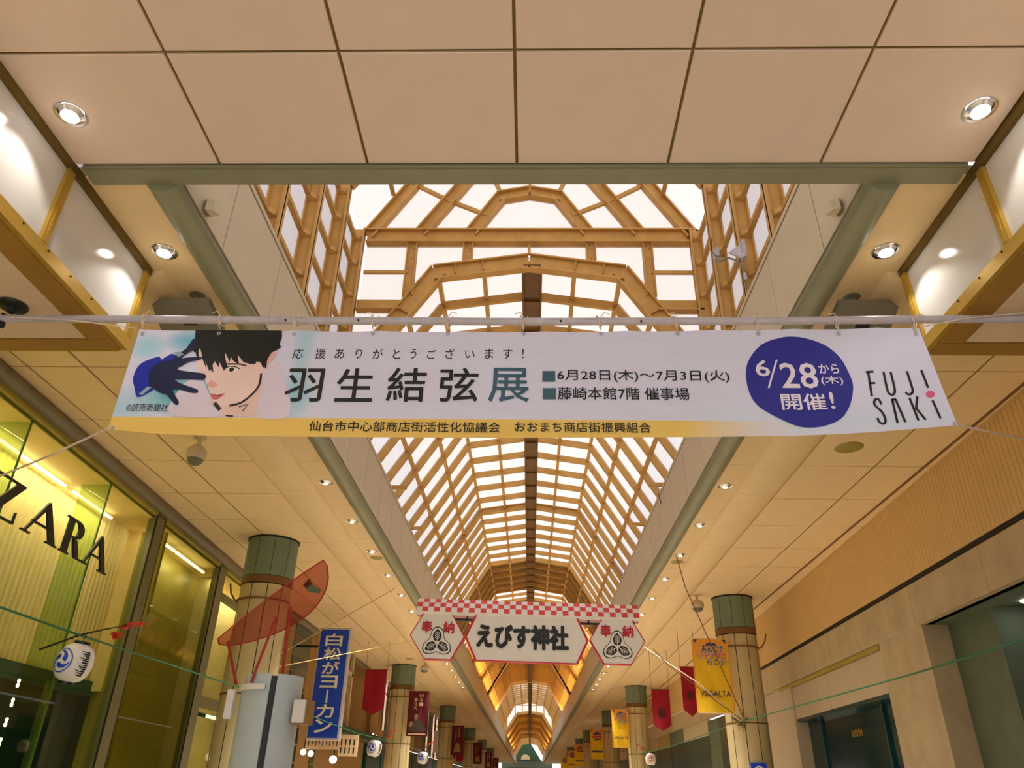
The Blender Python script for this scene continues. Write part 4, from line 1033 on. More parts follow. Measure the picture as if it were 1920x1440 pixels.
# serif letters, cut from sheet
def extrude_letters(polys, name, d0=-.03, d1=.0):
    mb = MB(warp=WL)
    for p in polys:
        n = len(p); tr = tessellate_polygon([[Vector((a, b, 0)) for a, b in p]])
        mb.add([(d0, a, b) for a, b in p], tr); mb.add([(d1, a, b) for a, b in p], tr)
        mb.add([(d0, a, b) for a, b in p] + [(d1, a, b) for a, b in p], [(i, (i + 1) % n, n + (i + 1) % n, n + i) for i in range(n)])
    return mb
zb, zt = 4.36, 4.86
def q(x0, x1, z0, z1): return [(x0, z0), (x1, z0), (x1, z1), (x0, z1)]
def LA(s, w):
    m_ = s + w * .52
    return [[(s + .06, zb + .02), (s + .105, zb + .02), (m_ - .0, zt - .07), (m_ - .03, zt)],
            [(m_ - .03, zt), (m_ + .01, zt), (s + w - .05, zb + .02), (s + w - .20, zb + .02), (m_ - .03 - .015, zt - .1)],
            q(s + .17, s + w - .2, zb + .165, zb + .19), q(s, s + .2, zb, zb + .022), q(s + w - .27, s + w, zb, zb + .022)]
def LR(s, w):
    bowl_o = spline([(s + .2, zt), (s + .38, zt - .01), (s + .48, zt - .06), (s + .50, zt - .13), (s + .46, zt - .21), (s + .36, zt - .25), (s + .2, zt - .26)], False, 3)
    bowl_i = spline([(s + .2, zt - .235), (s + .29, zt - .225), (s + .345, zt - .19), (s + .36, zt - .13), (s + .34, zt - .07), (s + .28, zt - .03), (s + .2, zt - .025)], False, 3)
    return [q(s + .06, s + .2, zb + .01, zt - .01), q(s, s + .26, zb, zb + .022), q(s, s + .25, zt - .022, zt), bowl_o + bowl_i,
            [(s + .26, zt - .25), (s + .38, zt - .26), (s + .49, zb + .1), (s + .52, zb + .02), (s + w, zb + .022), (s + w, zb), (s + .42, zb), (s + .36, zb + .08)]]
def LZ(s, w):
    return [q(s + .03, s + w, zt - .025, zt), q(s, s + w - .02, zb, zb + .025), [(s, zb + .02), (s + .17, zb + .02), (s + w, zt - .02), (s + w - .17, zt - .02)],
            [(s + .03, zt), (s + .05, zt), (s + .05, zt - .15), (s + .03, zt - .15)], [(s + w - .04, zb), (s + w - .02, zb), (s + w - .02, zb + .15), (s + w - .04, zb + .15)]]
for nm, P_, lb in (('sign_letter', LZ(8.22, .62), 'large black serif letter Z on the shop glass'), ('sign_letter', LA(9.0, .86), 'large black serif letter A right after the Z on the shop glass'),
                   ('sign_letter', LR(9.93, .62), 'large black serif letter R on the shop glass'), ('sign_letter', LA(10.55, .80), 'last large black serif letter A on the shop glass')):
    o = extrude_letters(P_, nm).build(nm, M['black']); c = o.data.vertices[0].co.copy(); at(o, c); tag(o, lb, 'letter')

# mannequin behind the glass
def mannequin(x, y, label):
    me = bpy.data.meshes.new('body'); J = [(0, 0, .95), (0, 0, 1.15), (0, 0, 1.38), (0, 0, 1.5), (0, 0, 1.62), (0, 0, 1.74), (.17, 0, 1.40), (.24, 0, 1.15), (.2, -.1, .95), (-.17, 0, 1.40), (-.24, 0, 1.15), (-.2, -.08, .95), (.09, 0, .9), (.1, 0, .5), (.1, 0, .08), (-.09, 0, .9), (-.1, .03, .5), (-.1, .05, .08)]
    E_ = [(0, 1), (1, 2), (2, 3), (3, 4), (4, 5), (2, 6), (6, 7), (7, 8), (2, 9), (9, 10), (10, 11), (0, 12), (12, 13), (13, 14), (0, 15), (15, 16), (16, 17)]
    Rr = [.13, .11, .13, .05, .075, .06, .055, .04, .03, .055, .04, .03, .09, .06, .04, .09, .06, .04]
    me.from_pydata(J, E_, []); o = bpy.data.objects.new('mannequin', me); C.objects.link(o)
    md = o.modifiers.new('skin', 'SKIN'); o.modifiers.new('sub', 'SUBSURF').levels = 1
    for v, r_ in zip(me.skin_vertices[0].data, Rr): v.radius = (r_, r_ * .8)
    me.skin_vertices[0].data[0].use_root = True
    bpy.context.view_layer.update(); dg = bpy.context.evaluated_depsgraph_get(); m2 = bpy.data.meshes.new_from_object(o.evaluated_get(dg)); o.modifiers.clear(); o.data = m2
    m2.materials.append(M['whitedevice']); m2.shade_smooth(); o.location = (x, y, 1.0); tag(o, label, 'mannequin')
    pl = MB().box(-.4, .4, -.3, .3, -.95, 0.05).build('plinth', M['stone_light'], o); return o
mannequin(XL(17) - .5, 17.1, 'pale mannequin behind the shop glass beside the first left column')

# ---- left buildings further on
BL_ = empty('wall_left', (XL(18), 21, 0), kind='structure')
def lb_(name, m, *b): return MB(warp=WL).box(*b).build(name, m, BL_)
lb_('brown_wall', M['brownwall'], 0, .4, 20.0, 26.8, 0, 6.0)
lb_('brown_wall', M['brownwall'], 0.3, .6, 26.8, 36, 0, 6.0)
for st, en in ((22.7, 24.5), (26.1, 26.7)):
    for k in range(12):
        z1 = 5.9 - k * .48
        lb_('glass_block', M['darkglass'], -.02, .02, st + .05, en, z1 - .42, z1)
lb_('awning_beam', mat('dark green beam', srgb(30, 52, 30), .5), -.6, .0, 25.5, 37, 3.10, 3.36)
for k in range(40):      # far shopfronts in varied widths
    y0 = 36.0 + k * 3.6
    if y0 > YE - 4: break
    lb_('shop_wall', [M['brownwall'], M['stone_dark'], M['frame'], M['olive']][k % 4], .1, .4, y0, y0 + 3.5, 3.4, 6.0)
    lb_('shop_window', M['teal'], .15, .4, y0 + .1, y0 + 3.4, 0, 3.3)
    if k % 3 == 0 and k > 4: lb_('shop_sign', [M['red'], M['blue'], M['white'], M['maroon']][(k // 3) % 4], -.7, .1, y0 + 1, y0 + 1.2, 3.6, 5.0)
rel(BL_, (XL(18), 21, 0))
# lattice screen
lat = empty('lattice_screen', (XL(30) + .1, 28.6, 4.2))
mb = MB(); X = -6.84
MB().box(X, X + .1, 26.9, 27.15, 3.3, 6).box(X, X + .1, 30.2, 30.45, 3.3, 6).box(X, X + .1, 27, 30.4, 5.2, 5.35).build('frame', M['column'], lat)
for k in range(5):
    MB().bar((X + .05, 27.1 + k * .6, 3.4), (X + .05, 28.2 + k * .6, 5.2), .04, .04, up=(1, 0, 0)).build('lattice_bar', M['column'], lat)
    MB().bar((X + .07, 28.2 + k * .6, 3.4), (X + .07, 27.1 + k * .6, 5.2), .04, .04, up=(1, 0, 0)).build('lattice_bar', M['column'], lat)
rel(lat, (X, 28.6, 4.2)); tag(lat, 'pale crossed lattice screen above the green beam behind the blue sign', 'lattice')

# blue vertical sign
bs = empty('shop_sign', (-5.5, 22, 4))
x0, x1, z0, z1 = -5.91, -5.10, 2.66, 5.48
MB().box(x0 - .03, x1 + .05, 22.02, 22.28, z0 - .05, z1 + .05).build('casing', M['pole'], bs)
fc = MB().box(x0, x1, 22.0, 22.03, z0, z1).build('face', M['blue'], bs)
text('白松がヨ|カン', (x0 + .17, z0 + .1, x1 - .17, z1 - .1), lambda u, v: (u, 21.992, v), 'lettering', M['signwhite'], fc, bold=.03, vertical=True)
MB().box(-6.7, x0, 22.1, 22.16, 5.0, 5.06).box(-6.7, x0, 22.1, 22.16, 3.0, 3.06).build('bracket', M['black'], bs)
rel(bs, (-5.5, 22, 4)); tag(bs, 'tall blue vertical shop sign with white Japanese lettering', 'sign')
# wooden signboard with dark writing
wb = empty('signboard', (-5.4, 22.6, 2.4))
y = 23
o = MB().box(-6.2, -5.25, y, y + .06, 2.42, 2.72).build('board', M['wood'], wb)
o2 = MB().box(-5.25, -4.72, y, y + .06, 2.25, 2.80).build('board', M['wood'], wb)
mb = MB()
for i in range(9): mb.box(-6.12 + i * .1, -6.10 + i * .1, y - .01, y, 2.5 + .03 * (i % 2), 2.66)
for i in range(4):
    for j in range(2): mb.box(-5.2 + i * .12, -5.165 + i * .12, y - .01, y, 2.33 + j * .2, 2.48 + j * .2)
mb.build('brush_marks', M['black'], o, kind='stuff')
rel(wb, (-5.4, 23, 2.4)); tag(wb, 'pale wooden signboard with dark brush marks under the blue sign', 'sign')
for i, (x, z, r_) in enumerate([(-6.24, 2.339, 0.075), (-6.023, 2.303, 0.075), (-5.373, 2.168, 0.1)]):
    o = MB().lathe((0, 0, 0), [(0, -.1), (r_ * .6, -.06), (r_, 0), (r_, .06), (r_ * .5, .12), (0, .14)], 14, axis='y').build('spot_lamp', M['bulb']); smooth_by_angle(o, 60)
    o.location = (x, 23, z); MB().tube([(0, .1, .05), (0, .12, .40)], .015).build('stem', M['black'], o)
    tag(o, ['leftmost round glowing shop lamp under the wooden signboard', 'middle round glowing shop lamp under the wooden signboard', 'largest glowing shop lamp, right under the wooden signboard'][i], 'lamp')
bulbs = [(34.29, 3.396), (35.175, 3.362), (36.093, 3.347), (37.069, 3.309)]
for i, (y, z) in enumerate(bulbs):
    o = smooth_by_angle(MB().lathe((0, 0, 0), [(0, -.05), (.05, -.02), (.055, .01), (.02, .06), (0, .07)], 12).build('bulb', M['bulb']), 60)
    o.location = (-6.5, y, z); MB().tube([(0, 0, .06), (0, 0, 3.12 - z)], .02).build('socket', M['black'], o)
    tag(o, ['leftmost small bulb in the row of four under the green beam', 'second small bulb in the row of four under the green beam', 'third small bulb in the row of four under the green beam', 'rightmost small bulb in the row of four, next to the column'][i], 'lamp', 'row of four bulbs')
for i, (y, z) in enumerate([(39.361, 5.004), (38.053, 4.887), (54.486, 4.968), (57.914, 4.98), (60.002, 4.928)]):
    L_ = .95 * y / 33 * 1.0
    o = MB().tube([(0, 0, -L_), (0, 0, L_)], .035 * y / 33, 8).build('tube_light', M['pinktube']); o.location = (-6.78, y, z); MB().box(-.12, -.04, -.05, .05, -L_, L_).build('backing', M['frame'], o)
    tag(o, ['upright pink tube light right beside the second left column', 'upright pink tube light nearest the crimson flag on the left', 'upright tube light just behind the maroon banner', 'middle upright tube light right of the maroon banner', 'rightmost upright tube light right of the maroon banner'][i], 'lamp')

# ================================================================== DRUM KIOSK WITH RED LEAF
dr = empty('drum_kiosk', (-2.83, 8.8, 0)); cx, cy = -2.83, 9.05; R1 = .33
def arcpanel(r0, r1, z0, z1, a0, a1, m, name, seg=14):
    o = MB().lathe((cx, cy, 0), [(r0, z0), (r1, z0), (r1, z1), (r0, z1), (r0, z0)], seg, a0=math.radians(a0), a1=math.radians(a1)); b = o.build(name, m, dr); return smooth_by_angle(b, 30)
arcpanel(.30, R1, 0.0, 2.66, -66, 110, M['drum'], 'curved_shell')
arcpanel(.29, .315, 0.0, 2.66, 110, 282, M['drum'], 'inner_shell')
arcpanel(.31, .335, 0.0, 2.50, 110, 281, M['drum'], 'curved_shell')
arcpanel(.28, .30, 0.0, 2.64, -80, -64, M['black'], 'dark_slot', 4)
arcpanel(.33, .365, 2.49, 2.55, 190, 274, M['white'], 'collar')
MB().lathe((cx, cy, 0), [(0, 2.6), (.29, 2.6)], 24).build('lid', M['drum'], dr)
MB().box(cx + .34, cx + .47, cy - .25, cy - .2, 2.17, 2.40).build('side_box', M['white'], dr)
MB().box(cx + .32, cx + .50, cy - .2, cy + .05, 2.16, 2.41).build('side_box_body', M['brownwall'], dr)
MB().box(cx - .44, cx - .36, cy - .2, cy - .12, 2.2, 2.5).build('side_plate', M['white'], dr)
A = Vector((-3.399, 8.6, 2.996)); Bv = Vector((-2.331, 8.6, 3.905))
mb = MB(); nu, nv = 24, 8; vs = []
for i in range(nu + 1):
    s = i / nu; wv = math.sin(math.pi * min(1, max(0, (s * .97 + .02)))) ** .55
    base = A.lerp(Bv, s) + Vector((0, 0, .035 * math.sin(math.pi * s)))
    for j in range(nv + 1):
        t = j / nv; off = Vector((.22 * (s ** 1.2), .62, -.33)) * (t * wv * (.62 + .38 * s))
        vs.append(base + off + Vector((0, 0, -.10 * math.sin(math.pi * t) * wv)))
mb.add(vs, [(i * (nv + 1) + j, (i + 1) * (nv + 1) + j, (i + 1) * (nv + 1) + j + 1, i * (nv + 1) + j + 1) for i in range(nu) for j in range(nv)])
leaf = smooth_by_angle(mb.build('leaf', M['redglass'], dr), 60)
edge = [vs[i * (nv + 1)] for i in range(nu + 1)] + [vs[i * (nv + 1) + nv] for i in range(nu, -1, -1)]
MB().tube(edge + [edge[0]], .008, 6).build('leaf_rim', M['redstrut'], dr)
mid = lambda s: vs[int(s * nu) * (nv + 1) + 3]
for s, b in ((.12, (cx - .36, cy - .18, 2.55)), (.52, (cx - .15, cy - .32, 2.56)), (.66, (cx + .12, cy - .1, 2.6))):
    MB().tube([b, mid(s)], .016, 8).build('strut', M['redstrut'], dr)
p = vs[int(.86 * nu) * (nv + 1) + 3]
MB().add([Vector(p) + Vector(o_) * .7 for o_ in [(-.14, -.03, .02), (-.04, -.03, -.09), (.16, -.03, -.12), (.17, -.03, -.04), (.07, -.03, -.01), (.0, -.03, .06), (-.06, -.03, .13)]], [(0, 1, 2, 3, 4, 5, 6)]).build('dark_motif', M['stone_dark'], dr)
rel(dr, (cx, cy, 0)); tag(dr, 'pale grey drum kiosk topped by a slanted red translucent leaf', 'kiosk')

# ================================================================== LANTERNS ON GREEN WIRES
rope('green_wire', [(-5.0, 2.0, 3.07), (-5.0, 8.5, 3.02), (-5.02, 14.6, 3.05)], .012, M['greenwire'], 'green wire strung along the left shopfront to the first column', 'wire')
rope('green_wire', [(5.0, 3.0, 3.0), (5.0, 10, 2.95), (5.05, 19.1, 3.02)], .012, M['greenwire'], 'green wire strung along the right wall to the first column', 'wire')
rope('green_wire', [(-5.0, 15.4, 3.0), (-5.0, 24, 2.9), (-5.0, 32.6, 3.0)], .012, M['greenwire'], 'green wire between the first and second left columns', 'wire')
rope('green_wire', [(5.0, 20.1, 3.0), (5.0, 29, 2.9), (5.0, 38.5, 3.0)], .012, M['greenwire'], 'green wire between the first and second right columns', 'wire')
rope('green_wire', [(-5.0, 33.4, 3.0), (-4.85, 40, 2.95), (-5.0, 50.6, 3.0)], .012, M['greenwire'], 'green wire between the second and third left columns', 'wire')
def lantern(x, y, z, col, label, k=1.0, tilt=8):
    r = empty('paper_lantern', (x, y, z)); r.rotation_euler = (0, math.radians(tilt), 0)
    pf = []
    for i in range(13):
        a = -math.pi / 2 + math.pi * i / 12; h = .2 * math.sin(a); rr = .195 * math.cos(a) ** .6 if abs(math.cos(a)) > 1e-3 else 0
        if rr < .08: rr = .08
        pf.append((rr * k * (1 - .012 * (i % 2)), h * k))
    body = smooth_by_angle(MB().lathe((0, 0, 0), pf, 32).build('paper_body', M['white'], r), 60)
    for s_, nm in ((1, 'top_ring'), (-1, 'bottom_ring')):
        MB().lathe((0, 0, s_ * .2 * k), [(.0, 0), (.085 * k, 0), (.085 * k, s_ * .03), (0, s_ * .03)], 20).build(nm, M['black'], r)
    mc = M['blue'] if col == 'blue' else M['red']
    import mathutils
    def wrap(u, v):       # put a flat motif on the round body facing the street
        a = math.radians(-105) + u / (.195 * k); rr = math.sqrt(max(0.0001, 1 - (v / (.2 * k)) ** 2)) ** .6 * .195 * k + .006
        return (rr * math.cos(a), rr * math.sin(a), v)
    polys = []
    for q_ in range(3):
        a = q_ * 2 * math.pi / 3; pts = []
        for i in range(9):
            t = i / 8; an = a + t * 2.1; rr = (.035 + .075 * t) * k; pts.append((rr * math.cos(an), rr * math.sin(an)))
        wds = [.034, .04, .038, .033, .028, .022, .016, .01, .004]; L_ = []; R2 = []
        for i, p_ in enumerate(pts):
            A_ = Vector(pts[max(0, i - 1)]); B_ = Vector(pts[min(8, i + 1)]); d = (B_ - A_).normalized(); n_ = Vector((-d.y, d.x)) * wds[i] / 2 * k * 1.3
            L_.append((p_[0] + n_.x, p_[1] + n_.y)); R2.append((p_[0] - n_.x, p_[1] - n_.y))
        polys.append(L_ + R2[::-1])
    flat_poly(polys, wrap, 'swirl_motif', mc, r)
    ringp = [(.125 * k * math.cos(2 * math.pi * i / 24), .125 * k * math.sin(2 * math.pi * i / 24)) for i in range(25)]
    flat_poly([ribbon([ringp[i], ringp[i + 1]], .012 * k) for i in range(24)], wrap, 'ring_motif', mc, r)
    mk_ = [[(.23 + .012 * (i % 2) * 3, -.13 + i * .022), (.30, -.13 + i * .022), (.30, -.115 + i * .022), (.22 - .02 * (i % 3), -.115 + i * .022)] for i in range(12)]
    flat_poly([[(a * k, b * k) for a, b in p_] for p_ in mk_], wrap, 'dark_writing', M['black'], r)
    MB().tube([(0, 0, .22 * k), (0, 0, .34 * k)], .005, 6).build('hanger', M['black'], r)
    return tag(r, label, 'lantern')
lantern(-5.0, 8.68, 2.73, 'blue', 'white paper lantern with a blue swirl crest by the shop glass')
lantern(-5.0, 27.0, 2.62, 'blue', 'white paper lantern with a grey-blue swirl below the crimson flag', 1.25)
lantern(-4.8, 38, 2.68, 'blue', 'distant white paper lantern behind the maroon banner', 1.3)
lantern(5.0, 33.5, 2.66, 'red', 'white paper lantern with a red swirl crest on the right', 1.1)
def branch(x, y, z, label, mir=1, k=1.0):
    r = empty('flower_branch', (x, y, z))
    MB().tube([(-.30 * k * mir, -.30 * k, -.22 * k), (-.05 * k * mir, -.05 * k, -.02 * k), (.08 * k * mir, .2 * k, .09 * k), (.2 * k * mir, .5 * k, .2 * k)], [.013, .012, .009, .005], 6).build('twig', M['black'], r)
    random.seed(int(abs(y) * 10))
    for fx, fy, fz, n_ in ((.12, .45, .07, 7), (.2, .5, .19, 5), (.28, .62, .24, 4)):
        mb = MB()
        for i in range(n_ * 3):
            c = Vector((fx * mir * k + random.uniform(-.05, .05), fy * k + random.uniform(-.06, .06), fz * k + random.uniform(-.035, .035))); a = random.uniform(0, 6.28); b = random.uniform(-1, 1)
            u = Vector((math.cos(a), math.sin(a), b)).normalized() * .045; v = u.cross(Vector((.3, .2, 1))).normalized() * .03
            mb.add([c - u, c + v, c + u, c - v, c + u.cross(v).normalized() * .01], [(0, 1, 4), (1, 2, 4), (2, 3, 4), (3, 0, 4)])
        mb.build('blossom', M['coral'], r)
    return tag(r, label, 'flower branch')
branch(-5.0, 8.75, 3.05, 'dark twig with red blossoms above the blue crest lantern')
branch(-5.0, 28.2, 3.0, 'small red blossom twig under the crimson flag on the left', 1, 1.1)
branch(5.0, 34.5, 3.0, 'pale red blossom twig above the red crest lantern', -1, 1.0)
branch(-4.7, 36.6, 3.0, 'distant red blossom twig behind the maroon banner', 1, 1.2)
cl = empty('wire_clamp', (5.02, 19.12, 3.0))
MB().tube([(4.85, 19.05, 3.12), (5.0, 19.1, 3.02), (5.15, 19.1, 2.9)], .03, 8).tube([(5.0, 19.1, 2.95), (5.25, 19.14, 3.1)], .025, 8).build('clamp', M['frame'], cl)
MB().tube([(4.95, 19.08, 3.0), (4.98, 19.05, 2.82), (5.1, 19.08, 2.95)], .012, 6).tube([(5.1, 19.1, 3.0), (5.08, 19.05, 2.8)], .012, 6).build('rope_end', M['rope2'], cl)
rel(cl, (5.02, 19.12, 3.0)); tag(cl, 'knotted ropes and clamp on the nearest right column', 'clamp')

# ================================================================== FLAGS AND STREET BANNERS
def promo(x0, x1, z0, z1, y, label, k, detail=True):
    r = empty('street_banner', ((x0 + x1) / 2, y, z1))
    W, H = x1 - x0, z1 - z0; mpk = lambda j: (lambda u, v: (x0 + u * W, y - .004 * j, z0 + v * H))
    nx, nz = 8, 14; vs = [(x0 + W * i / nx, y + .012 * math.sin(i * 1.3 + j * .5), z0 + H * j / nz) for j in range(nz + 1) for i in range(nx + 1)]
    cl_ = MB().add(vs, [(j * (nx + 1) + i, j * (nx + 1) + i + 1, (j + 1) * (nx + 1) + i + 1, (j + 1) * (nx + 1) + i) for j in range(nz) for i in range(nx)]).build('cloth', M['yellow'], r)
    f = lambda u, v: (x0 + u * W, y - .02, v * H + z0); f2 = lambda u, v: (x0 + u * W, y - .026, v * H + z0)
    flat_poly([[(.04, .76), (.96, .76), (.98, .99), (.02, .99)]], lambda u, v: (x0 + u * W, y - .016, v * H + z0), 'orange_print', M['orange'], cl_)
    flat_poly([[(.02, .93), (.14, .99), (.02, .99)], [(.98, .93), (.86, .99), (.98, .99)], [(.36, .90), (.7, .90), (.66, .94), (.40, .94)]], f, 'navy_print', M['navyprint'], cl_)
    if detail:
        for s_, bx, mm in (('みんなで', (.24, .80, .88, .91), 'black'), ('ユアスタに', (.10, .715, .95, .80), 'red'), ('行こう!', (.36, .63, .93, .715), 'black')):
            text(s_, (bx[0] - .0, bx[1], bx[2], bx[3]), f, 'lettering_outline', M['white'], cl_, bold=.09, shear=.05)
            text(s_, bx, f2, 'lettering', M[mm], cl_, bold=.02, shear=.05)
        text('VEGALTA', (.08, .215, .97, .285), f, 'lettering', M['navyprint'], cl_, bold=.03)
        text('SENDAI', (.36, .18, .78, .205), f, 'lettering', M['orange'], cl_)
    else:
        flat_poly([[(.2, .8), (.85, .84), (.85, .9), (.2, .87)], [(.3, .64), (.9, .67), (.9, .72), (.3, .7)]], f, 'print', M['navyprint'], cl_)
        flat_poly([[(.1, .72), (.9, .75), (.9, .8), (.1, .78)]], f, 'print', M['red'], cl_)
        flat_poly([[(.1, .22), (.95, .22), (.95, .28), (.1, .28)]], f, 'print', M['navyprint'], cl_)
    MB().tube([(x0 - .02, y + .02, z1), (x1 + .05, y + .02, z1)], .015, 6).tube([(x0, y + .02, z0), (x1 + .05, y + .02, z0)], .012, 6).tube([(x1 + .04, y + .02, z1), (x1 + .2, y + .5, z1)], .014, 6).build('rod', M['cream'], r)
    MB().box(x0 - .035, x0, y - .005, y + .005, z0, z1).box(x1, x1 + .035, y - .005, y + .005, z0, z1).build('side_hem', M['orange'], r)
    rel(r, ((x0 + x1) / 2, y, z1)); return tag(r, label, 'banner', 'yellow banners on the right columns')
promo(4.09, 4.90, 3.20, 4.86, 19.0, 'nearest yellow street banner with large lettering on the first right column', 0)
promo(4.02, 4.76, 3.28, 4.90, 38.4, 'second yellow street banner on the second right column', 1)
for y, lb in ((52, 'third yellow street banner, on the third right column'), (71, 'fourth yellow street banner down the right side'), (83.5, 'fifth yellow street banner down the right side'), (102.5, 'most distant yellow street banner on the right side')):
    promo(3.98, 4.76, 3.20, 4.85, y, lb, 2, False)
def mar(x0, x1, z0, z1, y, label, detail):
    r = empty('street_banner', (x0, y, z1)); nx, nz = 6, 10; W, H = x1 - x0, z1 - z0
    vs = [(x0 + W * i / nx, y + .012 * math.sin(i * 1.5 + j * .4), z0 + H * j / nz) for j in range(nz + 1) for i in range(nx + 1)]
    cl_ = MB().add(vs, [(j * (nx + 1) + i, j * (nx + 1) + i + 1, (j + 1) * (nx + 1) + i + 1, (j + 1) * (nx + 1) + i) for j in range(nz) for i in range(nx)]).build('cloth', M['maroon'], r)
    f = lambda u, v: (x0 + u * W, y - .02, v * H + z0)
    if detail:
        text('日本一', (.52, .66, .70, .95), f, 'lettering', M['wood'], cl_, bold=.02, vertical=True); text('東北へ', (.27, .56, .44, .85), f, 'lettering', M['wood'], cl_, bold=.02, vertical=True)
        flat_poly([spline([(.2, .1), (.1, .22), (.16, .32), (.3, .32), (.36, .38), (.34, .45), (.44, .48), (.52, .44), (.5, .36), (.7, .3), (.86, .2), (.85, .1)], True, 3)], f, 'printed_figures', mat('print grey', srgb(70, 62, 50)), cl_)
        flat_poly([spline([(.36, .38), (.34, .45), (.42, .49), (.5, .45), (.48, .38), (.42, .34)], True, 3), spline([(.1, .22), (.14, .31), (.24, .32), (.28, .26), (.2, .2)], True, 3)], lambda u, v: (x0 + u * W, y - .024, v * H + z0), 'printed_faces', mat('print skin', srgb(150, 120, 90)), cl_)
        flat_poly([[(.1, .03), (.9, .03), (.9, .06), (.1, .06)]], f, 'printed_line', M['wood'], cl_)
    else: flat_poly([[(.55, .6), (.65, .6), (.65, .95), (.55, .95)], [(.3, .5), (.4, .5), (.4, .85), (.3, .85)], [(.2, .1), (.8, .1), (.7, .35), (.4, .45)]], f, 'print', M['brownwall'], cl_)
    MB().tube([(x0 - .1, y + .02, z1), (x1 + .02, y + .02, z1)], .015, 6).tube([(x0 + .02, y + .02, z1), (x0 - .06, y + .5, z1)], .015, 6).build('rod', M['golddark'], r)
    rel(r, (x0, y, z1)); return tag(r, label, 'banner', 'maroon banners on the left columns')
mar(-4.78, -3.93, 3.27, 4.92, 32.2, 'nearest maroon street banner with pale brush lettering', True)
for y, lb in ((50.3, 'second maroon street banner, beside the third left column'), (70.3, 'third maroon street banner down the left side'), (89.3, 'fourth maroon street banner down the left side'), (108.3, 'most distant maroon street banner on the left side')): mar(-4.7, -3.95, 3.2, 4.85, y, lb, False)
def flag(x0, x1, z0, z1, y, label, badge=True):
    r = empty('pennant_flag', ((x0 + x1) / 2, y, z1)); W = x1 - x0; H = z1 - z0; cut = .14
    n = 8; vs = []
    for i in range(n + 1):
        s = i / n; zl = z0 + (cut * H) * abs(2 * s - 1)
        for j in range(7): t = j / 6; vs.append((x0 + W * s, y + .02 * math.sin(s * 5 + t * 2), z1 + (zl - z1) * t))
    c_ = MB().add(vs, [(i * 7 + j, i * 7 + j + 1, (i + 1) * 7 + j + 1, (i + 1) * 7 + j) for i in range(n) for j in range(6)]).build('cloth', M['redflag'], r)
    if badge: flat_poly([[(x0 + W / 2 + W * .24 * math.cos(a), z0 + H * .42 + W * .27 * math.sin(a)) for a in [2 * math.pi * i / 16 for i in range(16)]]], lambda u, v: (u, y - .03, v), 'round_badge', mat('badge', srgb(92, 22, 30)) if 'badge' not in bpy.data.materials else bpy.data.materials['badge'], c_)
    MB().tube([(x0 - .03, y, z1), (x1 + .03, y, z1)], .014, 6).build('rod', M['golddark'], r)
    MB().tube([(x0, y, z1), (x0, y, ZC)], .006, 5).tube([(x1, y, z1), (x1, y, ZC)], .006, 5).build('cord', M['darkrope'], r)
    rel(r, ((x0 + x1) / 2, y, z1)); return tag(r, label, 'flag')
def fl(y, a, b, lab, badge=True): return flag(a[0], b[0], b[1], a[1], y, lab, badge)
fl(24, (4.682, 4.895), (5.156, 3.503), 'crimson pennant flag half hidden behind the nearest yellow banner')
fl(28, (4.369, 4.686), (4.991, 3.35), 'crimson pennant flag with a dark round badge left of the yellow banner')
fl(27, (-5.555, 5.056), (-4.813, 3.612), 'crimson pennant flag on the left behind the blue sign', False)

# ================================================================== RIGHT BUILDING
def WR(v): return (XR(v[1]) + v[0], v[1], v[2])
wr = MB(warp=WR)
for a, b in zip([-4 + i for i in range(30)], [-3 + i for i in range(30)]): wr.box(1.6, 1.75, a, b, 0, 6.1)
wall_right = wr.build('wall_right', M['teal2'], kind='structure')
def rb(name, m, *b, parent=None): return MB(warp=WR).box(*b).build(name, m, parent or wall_right)
rb('wall_backing', M['dark'], .03, .2, 2, 25, 4.55, 6.02)
rb('shadow_gap', M['dark'], .02, .2, 2, 25, 4.60, 4.70)
rb('ceiling_trim', M['flute'], -.02, .02, 4.5, 25, 5.97, 6.0)
fpro = {}
k = 0; y = 5.0
while y < 24.9:
    if k < 150: MB(warp=WR).cbox(0, .03, y, y + .098, 4.70, 5.97, .006, axis='x').build('fluted_tile', M['flute'], wall_right)
    else:
        if k == 150: rest = MB(warp=WR)
        rest.cbox(0, .03, y, y + .098, 4.70, 5.97, .006, axis='x')
    k += 1; y += .105
if k > 150: rest.build('fluted_tile', M['flute'], wall_right, kind='stuff')
for a, b in ((3, 5.2), (5.2, 7.6), (7.6, 10.05), (10.05, 12.35), (12.35, 14.6), (14.6, 17.0), (17.0, 19.4), (19.4, 22), (22, 25)):
    MB(warp=WR).cbox(-.02, .2, a + .004, b - .004, 3.98, 4.60, .006, axis='x').build('stone_slab', M['stone'], wall_right)
rb('soffit', M['stone_dark'], .1, 1.6, 3, 12.3, 3.98, 4.06)
rb('stone_pier', M['stone_dark'], .45, 1.4, 10.95, 12.35, 0, 3.98)
rb('stone_pier', M['stone'], .04, 1.0, 12.3, 14.1, 0, 3.98)
rb('pale_panel', M['stone_light'], .08, .3, 14.12, 17.3, 3.17, 3.88); rb('pale_panel', M['stone_light'], .08, .3, 17.32, 20.2, 3.17, 3.88)
rb('panel_rail', M['olive'], .02, .3, 14.1, 21, 3.89, 3.97)
rb('stone_pier', M['stone_light'], .04, .6, 20.0, 21.6, 0, 3.97)
o = rb('shop_window', M['darkglass'], .35, .45, 14.1, 20.0, 0, 3.15)
rb('window_frame', M['teal'], .08, .5, 14.1, 14.2, 0, 3.17); rb('window_frame', M['teal'], .1, .5, 14.1, 20.0, 3.10, 3.17)
for yy in (15.2, 18.9): rb('window_bar', M['teal'], .3, .36, yy, yy + .08, 0, 3.1)
mb = MB(warp=WR)
